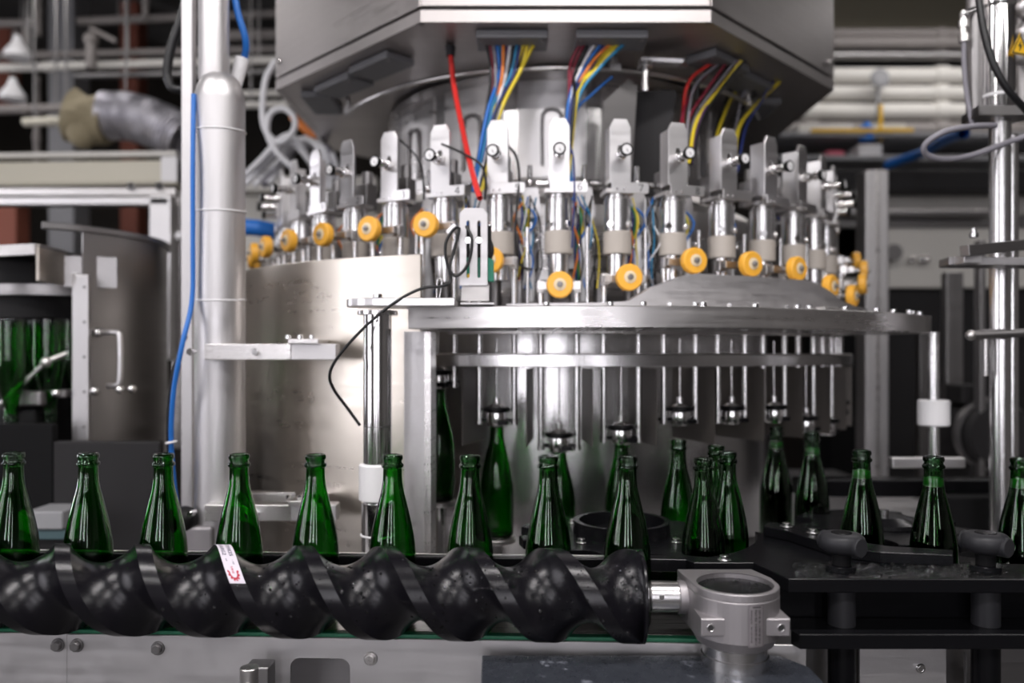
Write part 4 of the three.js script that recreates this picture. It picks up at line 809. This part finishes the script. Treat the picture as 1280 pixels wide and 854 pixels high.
// upper background, infeed side
{
  const G = 'overhead pipes of the hall';
  pipeAt('hall_pipe', 'thin grey pipe high overhead, crossing the concrete column', M.pipePale, P(-60, 30, 3.6), P(48, 29, 3.6), .018, G);
  pipeAt('hall_pipe', 'thin grey pipe overhead, ending beyond the standing pipe', M.pipePale, P(98, 27, 3.6), P(350, 17, 3.6), .018, G);
  pipeAt('hall_pipe', 'dull brown pipe just above the brightest overhead pipe', M.pipePale, P(-60, 72, 3.5), P(400, 60, 3.5), .016, G);
  pipeAt('hall_pipe', 'brightest pale pipe running level overhead past the column', M.paintWhite, P(-60, 87, 3.4), P(420, 73, 3.4), .017, G);
  pipeAt('hall_pipe', 'dark green pipe under the brightest overhead pipe', M.steelDark, P(95, 95, 3.5), P(420, 88, 3.5), .014, G);
  pipeAt('hall_pipe', 'pale pipe stub crossing low in front of the column', M.pipePale, P(-30, 138, 3.2), P(95, 135, 3.2), .018, G);
  pipeAt('hall_pipe', 'second pale pipe stub crossing below the first, near the duct', M.paintCream, P(30, 153, 3.1), P(96, 150, 3.1), .016, G);
  for (const [u, v0, v1, l] of [[48, -20, 45, 'short upright pipe meeting the high overhead pipe'], [20, 40, 62, 'small upright pipe left hanging over a white fitting'.replace('left ', '')], [32, 35, 70, 'small upright pipe next to the white fitting'], [46, 95, 250, 'tall upright pipe standing beside the concrete column'], [182, -20, 22, 'upright hanger pipe meeting the overhead pipe near the black hose']]) pipeAt('hall_pipe', l, M.pipePale, P(u, v1, 3.5), P(u, v0, 3.5), .014, G);
  put('concrete_column', 'square grey concrete column behind the overhead pipes', 'column', M.paintGrey, 60, -60, 92, 420, 3.9, .15);
  put('red_pillar', 'rust red pillar far behind the corrugated duct', 'pillar', M.brickRed, 150, -40, 172, 330, 4.4, .12);
  put('rust_sheet', 'rust red panel at the end of the overhead pipes', 'panel', M.brickRed, -30, 30, 12, 130, 4.2, .1);
  put('rust_sheet', 'rust red panel seen below the cable tray', 'panel', M.brickRed, -30, 250, 20, 330, 3.4, .1);
  for (const [u, v, l] of [[22, 72, 'white pipe fitting above the brightest overhead pipe'], [16, 125, 'white conical fitting below the brightest overhead pipe']]) single('pipe_fitting', l, 'fitting', lathe([[0, 0], [.05, 0], [.05, .02], [.022, .06], [.012, .09], [0, .09]], 20, true), M.whitePlastic, P(u, v, 3.3).toArray());
  single('wall_valve', 'small pale valve hanging on the overhead pipe', 'valve', joined([moved(cyl(.022, .12, 14), 0, 0, 0), moved(new THREE.SphereGeometry(.03, 14, 10), 0, .06, 0), moved(cyl(.01, .12, 10), .05, .08, 0, 0, 0, 1.1)]), M.pipePale, P(114, 68, 3.3).toArray());
  const t = thing('flexible_duct', 'corrugated silver duct with cloth wrapped end', 'duct', P(175, 150, 2.8).toArray());
  const c = new THREE.CatmullRomCurve3([V(-.125, .015, 0), V(-.03, .01, 0), V(.08, -.03, .02), V(.17, -.08, .03)]), fr = c.computeFrenetFrames(90), ps = [], ui = [], nseg = 90, nr = 24;
  for (let i = 0; i <= nseg; i++) { const q = c.getPointAt(i / nseg), r = .078 + .007 * Math.sin(i * 1.5); for (let j = 0; j <= nr; j++) { const a = j / nr * 2 * Math.PI, n = fr.normals[i].clone().multiplyScalar(Math.cos(a) * r).add(fr.binormals[i].clone().multiplyScalar(Math.sin(a) * r)); ps.push(q.x + n.x, q.y + n.y, q.z + n.z); if (i < nseg && j < nr) { const o = i * (nr + 1) + j; ui.push(o, o + nr + 1, o + 1, o + 1, o + nr + 1, o + nr + 2); } } }
  const dg = new THREE.BufferGeometry(); dg.setAttribute('position', new THREE.Float32BufferAttribute(ps, 3)); dg.setIndex(ui); dg.computeVertexNormals();
  part(t, 'corrugated_hose', dg, M.duct);
  const wg = new THREE.CylinderGeometry(.085, .075, .13, 20, 6); const wp = wg.attributes.position; seed = 5; for (let i = 0; i < wp.count; i++) { const n = 1 + .12 * Math.sin(wp.getY(i) * 70 + wp.getX(i) * 40) + .05 * Math.sin(wp.getZ(i) * 90); wp.setX(i, wp.getX(i) * n); wp.setZ(i, wp.getZ(i) * n); } wg.computeVertexNormals();
  part(t, 'cloth_wrap', wg, M.cloth, [-.17, .0, 0], [0, 0, 1.35]);
  part(t, 'hanger', cyl(.004, 1.0, 8), M.steelDark, [-.05, .58, 0]);
  part(t, 'cloth_tail', moved(new THREE.SphereGeometry(.05, 14, 10), -.18, -.06, .04), M.cloth);
}
for (const [v, dd, r] of [[45, 3.6, .025], [118, 3.4, .014], [132, 3.3, .014]]) pipeAt('hall_pipe', v === 45 ? 'grey pipe passing between standing pipe and cabinet' : v === 118 ? 'upper of two white rails behind the white hose coil' : 'lower of two white rails behind the white hose coil', v === 45 ? M.pipePale : M.paintWhite, P(285, v, dd), P(430, v - 3, dd), r, 'overhead pipes of the hall');
put('far_cabinet', 'pale machine cabinet behind the thick blue pipe', 'cabinet', M.paintWhite, 290, 245, 470, 866, 3.2, .4);
put('white_beam', 'white beam across the far machine behind the hose coil', 'beam', M.paintWhite, 286, 220, 470, 238, 3.0, .08);

// ---------------------------------------------------------------- surroundings: outfeed side
{
  const G = 'pale pipes stacked on the far wall';
  for (const [v, r, m, l] of [[42, .022, M.pipePale, 'topmost thin pipe on the far wall, beside the cabinet'], [54, .028, M.pipePale, 'second pipe from the top of the far wall stack'], [70, .022, M.steelDark, 'dark pipe between pale ones on the far wall'], [95, .036, M.paintWhite, 'thick pale pipe with valve wheel, directly below the dark pipe'], [117, .033, M.paintWhite, 'fifth pipe from the top of the far wall stack'], [140, .038, M.paintWhite, 'pale pipe second from the bottom of the far wall stack'], [163, .036, M.pipePale, 'bottom pipe of the far wall stack, just above the shelf']])
    pipeAt('wall_pipe', l, m, P(930, v, 3.6), P(1420, v, 3.6), r, G);
  single('hand_wheel', 'grey round valve wheel on the thick pale wall pipe', 'valve', joined([new THREE.TorusGeometry(.036, .007, 8, 24), moved(cyl(.03, .02, 20), 0, 0, 0, Math.PI / 2), moved(cyl(.008, .16, 10), 0, -.08, -.02)]), M.paintGrey, P(1100, 98, 3.5).toArray());
  put('upper_wall_panel', 'olive beige wall panel above the stacked pipes', 'panel', std({ color: lin(.20, .18, .13), roughness: .8 }), 940, -160, 1420, 36, 3.9, .05);
  const sh = thing('wall_shelf', 'long shelf below the stacked pipes with yellow edge', 'shelf', P(1100, 205, 3.2).toArray());
  part(sh, 'board', box(1.5, .02, .3, .003), M.paintGrey, [.1, -.012, 0]);
  part(sh, 'upper_board', box(1.5, .016, .25, .003), M.paintGrey, [.1, .098, -.05]);
  part(sh, 'yellow_edge', box(.32, .014, .012, .002), M.signYellow, [-.15, .108, .09]);
  part(sh, 'yellow_edge', box(.13, .014, .012, .002), M.signYellow, [.02, .108, .095]);
  put('white_box', 'white carton standing on the lower shelf board', 'box', M.whitePlastic, 1074, 180, 1103, 204, 3.12, .1);
  put('pink_box', 'pink packet lying on the lower shelf board', 'packet', std({ color: lin(.62, .12, .18), roughness: .6 }), 1034, 188, 1056, 204, 3.12, .1);
  put('white_carton', 'pale wide carton on the upper shelf board', 'box', M.paintWhite, 998, 155, 1066, 176, 3.2, .15);
  put('beige_carton', 'beige carton with yellow strap on the upper shelf board', 'box', M.paintCream, 1088, 155, 1133, 176, 3.2, .15);
  put('yellow_strap', 'upright yellow strap in front of the beige carton', 'strap', M.signYellow, 1099, 130, 1104, 176, 3.17, .01);
  single('blue_canister', 'small blue canister between the two cartons', 'canister', lathe([[0, 0], [.028, 0], [.028, .05], [.012, .065], [.012, .075], [0, .075]], 20, true), cableMat.blue, P(1083, 176, 3.15).toArray());
  single('blue_hose', 'blue hose slanting over the shelf toward the grey hose loop', 'hose', tube([P(1110, 206, 2.9), P(1150, 192, 2.7), P(1180, 176, 2.4), P(1205, 166, 2.2)], .016, 30, 12), cableMat.blue);
}
{
  const t = thing('alu_post', 'upright aluminium profile post beside the yellow rollers', 'post', P(1090, 720, 2.35).toArray());
  part(t, 'profile', box(.07, 1.25, .07, .006), M.steelMatte, [0, .56, 0]);
  part(t, 'groove', box(.012, 1.25, .004, .0005), M.steel, [0, .56, .0355]);
}
{
  const t = thing('far_guard', 'grey guard wall of the far machine with dark windows', 'guard', P(1180, 420, 2.9).toArray()), L = (u, v, d) => P(u, v, d).sub(t.position);
  const b = (n, m, u0, v0, u1, v1, d, dp) => { const a = L(u0, v1, d), c = L(u1, v0, d); part(t, n, box(c.x - a.x, c.y - a.y, dp, .005), m, [(a.x + c.x) / 2, (a.y + c.y) / 2, (a.z + c.z) / 2 - dp / 2]); };
  b('top_beam', M.paintDark, 960, 212, 1420, 238, 2.75, .1);
  b('upper_panel', M.paintWhite, 1104, 240, 1420, 268, 2.9, .03);
  b('dark_band', M.steelDark, 960, 268, 1420, 284, 2.9, .03);
  b('middle_panel', M.paintWhite, 960, 284, 1420, 360, 2.92, .03);
  b('window_pane', M.paintDark, 1104, 358, 1420, 700, 2.95, .02);
  b('side_panel', M.paintGrey, 960, 240, 1078, 350, 2.92, .03);
  b('rail', M.steelDark, 960, 262, 1240, 270, 2.85, .03);
  part(t, 'round_knob', cyl(.03, .03, 24), M.steelDark, L(1116, 316, 2.88).toArray(), [Math.PI / 2, 0, 0]);
  for (const u of [1139, 1152, 1158]) part(t, 'glint_ball', new THREE.SphereGeometry(.013, 18, 12), M.chrome, L(u, 325, 2.89).toArray());  // chrome balls added to imitate lamp reflections in the guard
}
put('dark_backing', 'black housing of the far machine behind the filled bottles', 'housing', M.blackMatte, 1040, 400, 1500, 760, 3.05, .3);
{
  const t = thing('drive_motor', 'dark round drive motor behind the slim sleeved post', 'motor', P(1222, 540, 2.1).toArray());
  part(t, 'body', cyl(.085, .2, 30, .01), M.paintDark, [0, 0, 0], [Math.PI / 2, 0, 0]);
  part(t, 'flange', cyl(.095, .02, 30), M.steelDark, [0, 0, .06], [Math.PI / 2, 0, 0]);
  part(t, 'pedestal', box(.12, .35, .14, .01), M.paintDark, [0, -.2, 0]);
  part(t, 'terminal_box', box(.07, .05, .08, .006), M.paintDark, [-.03, .1, 0]);
}
for (const [u0, u1, v0, v1, d, l] of [[1183, 1205, 340, 1058, 2.2, 'dark upright cylinder behind the table end'], [1150, 1162, 405, 1007, 2.4, 'slim dark frame upright behind the sleeved post'], [1225, 1233, 300, 1119, 2.0, 'slim dark frame upright beside the chrome column']]) put('frame_upright', l, 'post', M.steelDark, u0, v0, u1, v1, d, .03);
put('black_beam', 'black horizontal beam behind the filled bottles', 'beam', M.blackPlastic, 1000, 600, 1420, 622, 1.55, .05);
put('black_block', 'black block under the black beam behind the filled bottles', 'block', M.blackMatte, 1180, 622, 1420, 720, 1.5, .08);
// chrome column with hydraulic head
{
  const c = P(1250, 0, 1.42), t = thing('chrome_column', 'chrome column with thicker polished head and clamp ring', 'column', [c.x, .93, c.z]), y = v => EYE - (v - 445) * 1.42 / F - .93;
  part(t, 'rod', cyl(.0175, y(150), 32), M.polished, [0, y(150) / 2, 0]);
  part(t, 'head', lathe([[0, y(143)], [.026, y(143)], [.0265, y(140)], [.0265, y(12)], [.029, y(8)], [.029, y(-40)], [0, y(-40)]], 36, true), M.chrome, [-.004, 0, 0]);
  part(t, 'side_tube', cyl(.014, y(-40) - y(143), 24), M.steelDark, [-.038, (y(-40) + y(143)) / 2, -.012]);
  part(t, 'clamp_ring', extrude([[-.055, -.03], [.03, -.03], [.045, 0], [.03, .03], [-.05, .03]], .016, .001), M.steelDark, [0, y(150), 0], [-Math.PI / 2, 0, 0]);
  part(t, 'grip_band', cyl(.0275, .006, 32), M.whitePlastic, [-.004, y(121), 0]);
  part(t, 'rear_tube', cyl(.013, y(160), 24), M.polished, [.05, y(160) / 2, -.05]);
  const tri = part(t, 'warning_sign', extrude([[-.022, -.019], [.022, -.019], [0, .02]], .0008, .0001), M.signYellow, [.020, y(62), .0235], [0, .35, 0], 'yellow triangular warning sign');
  part(tri, 'sign_border', extrude([[-.0205, -.018], [.0205, -.018], [0, .0185]], .0004, 0, [new THREE.Path([[-.0165, -.0155], [.0165, -.0155], [0, .0145]].map(p => new THREE.Vector2(...p)))]), M.ink, [0, 0, .001]);
  part(tri, 'sign_bolt', extrude([[.002, .008], [-.005, -.003], [-.001, -.003], [-.002, -.012], [.005, 0], [.001, 0]], .0004, 0), M.ink, [0, -.001, .001]);
}
{
  const t = thing('cross_bracket', 'dark steel bracket arms clamped across the chrome column', 'bracket', P(1215, 318, 1.34).toArray()), L = (u, v, d) => P(u, v, d).sub(t.position);
  part(t, 'upper_arm', moved(box(.17, .018, .018, .0015), .05, .012, 0, 0, .35, .12), M.steelDark);
  part(t, 'lower_arm', moved(box(.17, .014, .05, .0015), .055, -.012, -.02, 0, -.18, -.03), M.steelDark);
  part(t, 'end_block', box(.03, .014, .03, .0015), M.steelMatte, [-.01, -.01, .006]);
  part(t, 'bolt', joined([cyl(.007, .008, 6), moved(cyl(.0045, .012, 10), 0, .006)]), M.chrome, [.003, .032, 0]);
}
{
  const t = thing('cross_clamp', 'small dark clamp bar across the chrome column at table height', 'clamp', P(1240, 422, 1.40).toArray());
  part(t, 'bar', rodBetween(V(-.035, .004, 0), V(.06, .008, .0), .0075), M.steelDark);
  part(t, 'collar', cyl(.023, .018, 28), M.steelDark, [.014, .006, -.02]);
  part(t, 'end_cap', new THREE.SphereGeometry(.009, 14, 10), M.steel, [-.037, .004, 0]);
  part(t, 'drop_pin', cyl(.004, .065, 12), M.steel, [-.011, -.035, 0]);
}
single('grey_hose', 'grey corrugated hose loop beside the chrome column', 'hose', tube([P(1244, 157, 1.38), P(1215, 158, 1.36), P(1180, 165, 1.35), P(1157, 180, 1.36), P(1158, 193, 1.37), P(1180, 199, 1.38), P(1215, 194, 1.39), P(1260, 178, 1.4), P(1300, 165, 1.4)], .0052, 80, 10), cableMat.grey);
single('black_hose', 'thick black cable bowing across the polished column head', 'cable', tube([P(1222, -15, 1.36), P(1228, 30, 1.35), P(1240, 75, 1.34), P(1258, 110, 1.34), P(1285, 140, 1.35)], .0058, 50, 10), cableMat.black);
single('grey_hose', 'thin grey hose dropping from an angled fitting beside the column head', 'hose', tube([P(1205, 50, 1.42), P(1205, 80, 1.42), P(1208, 115, 1.42), P(1213, 145, 1.42), P(1216, 158, 1.42)], .0042, 30, 8), cableMat.grey);
single('elbow_fitting', 'chrome elbow fitting screwed into the polished column head', 'fitting', joined([rodBetween(P(1224, 9, 1.42), P(1206, 18, 1.42), .006), rodBetween(P(1204, 16, 1.42), P(1204, 52, 1.42), .0055), moved(new THREE.SphereGeometry(.008, 12, 10), ...P(1205, 18, 1.42).toArray()), moved(cyl(.0085, .014, 6), ...P(1204, 30, 1.42).toArray()), moved(cyl(.0085, .014, 6), ...P(1205, 48, 1.42).toArray())].map(g => g.index ? g.toNonIndexed() : g)), M.chrome);
{ // tank fittings at the frame edge beyond the column
  const t = thing('fitting_cluster', 'cluster of round white fittings behind the polished column head', 'fittings', P(1290, 40, 1.6).toArray());
  for (const [x, y] of [[-.015, .05], [-.012, .0], [-.018, -.045], [.02, .03]]) part(t, 'fitting', new THREE.SphereGeometry(.021, 16, 12), M.plateWhite, [x, y, 0]);
  part(t, 'spine', cyl(.012, .3, 14), M.steelDark, [.0, 0, -.03]);
}

renderer.render(scene, camera);
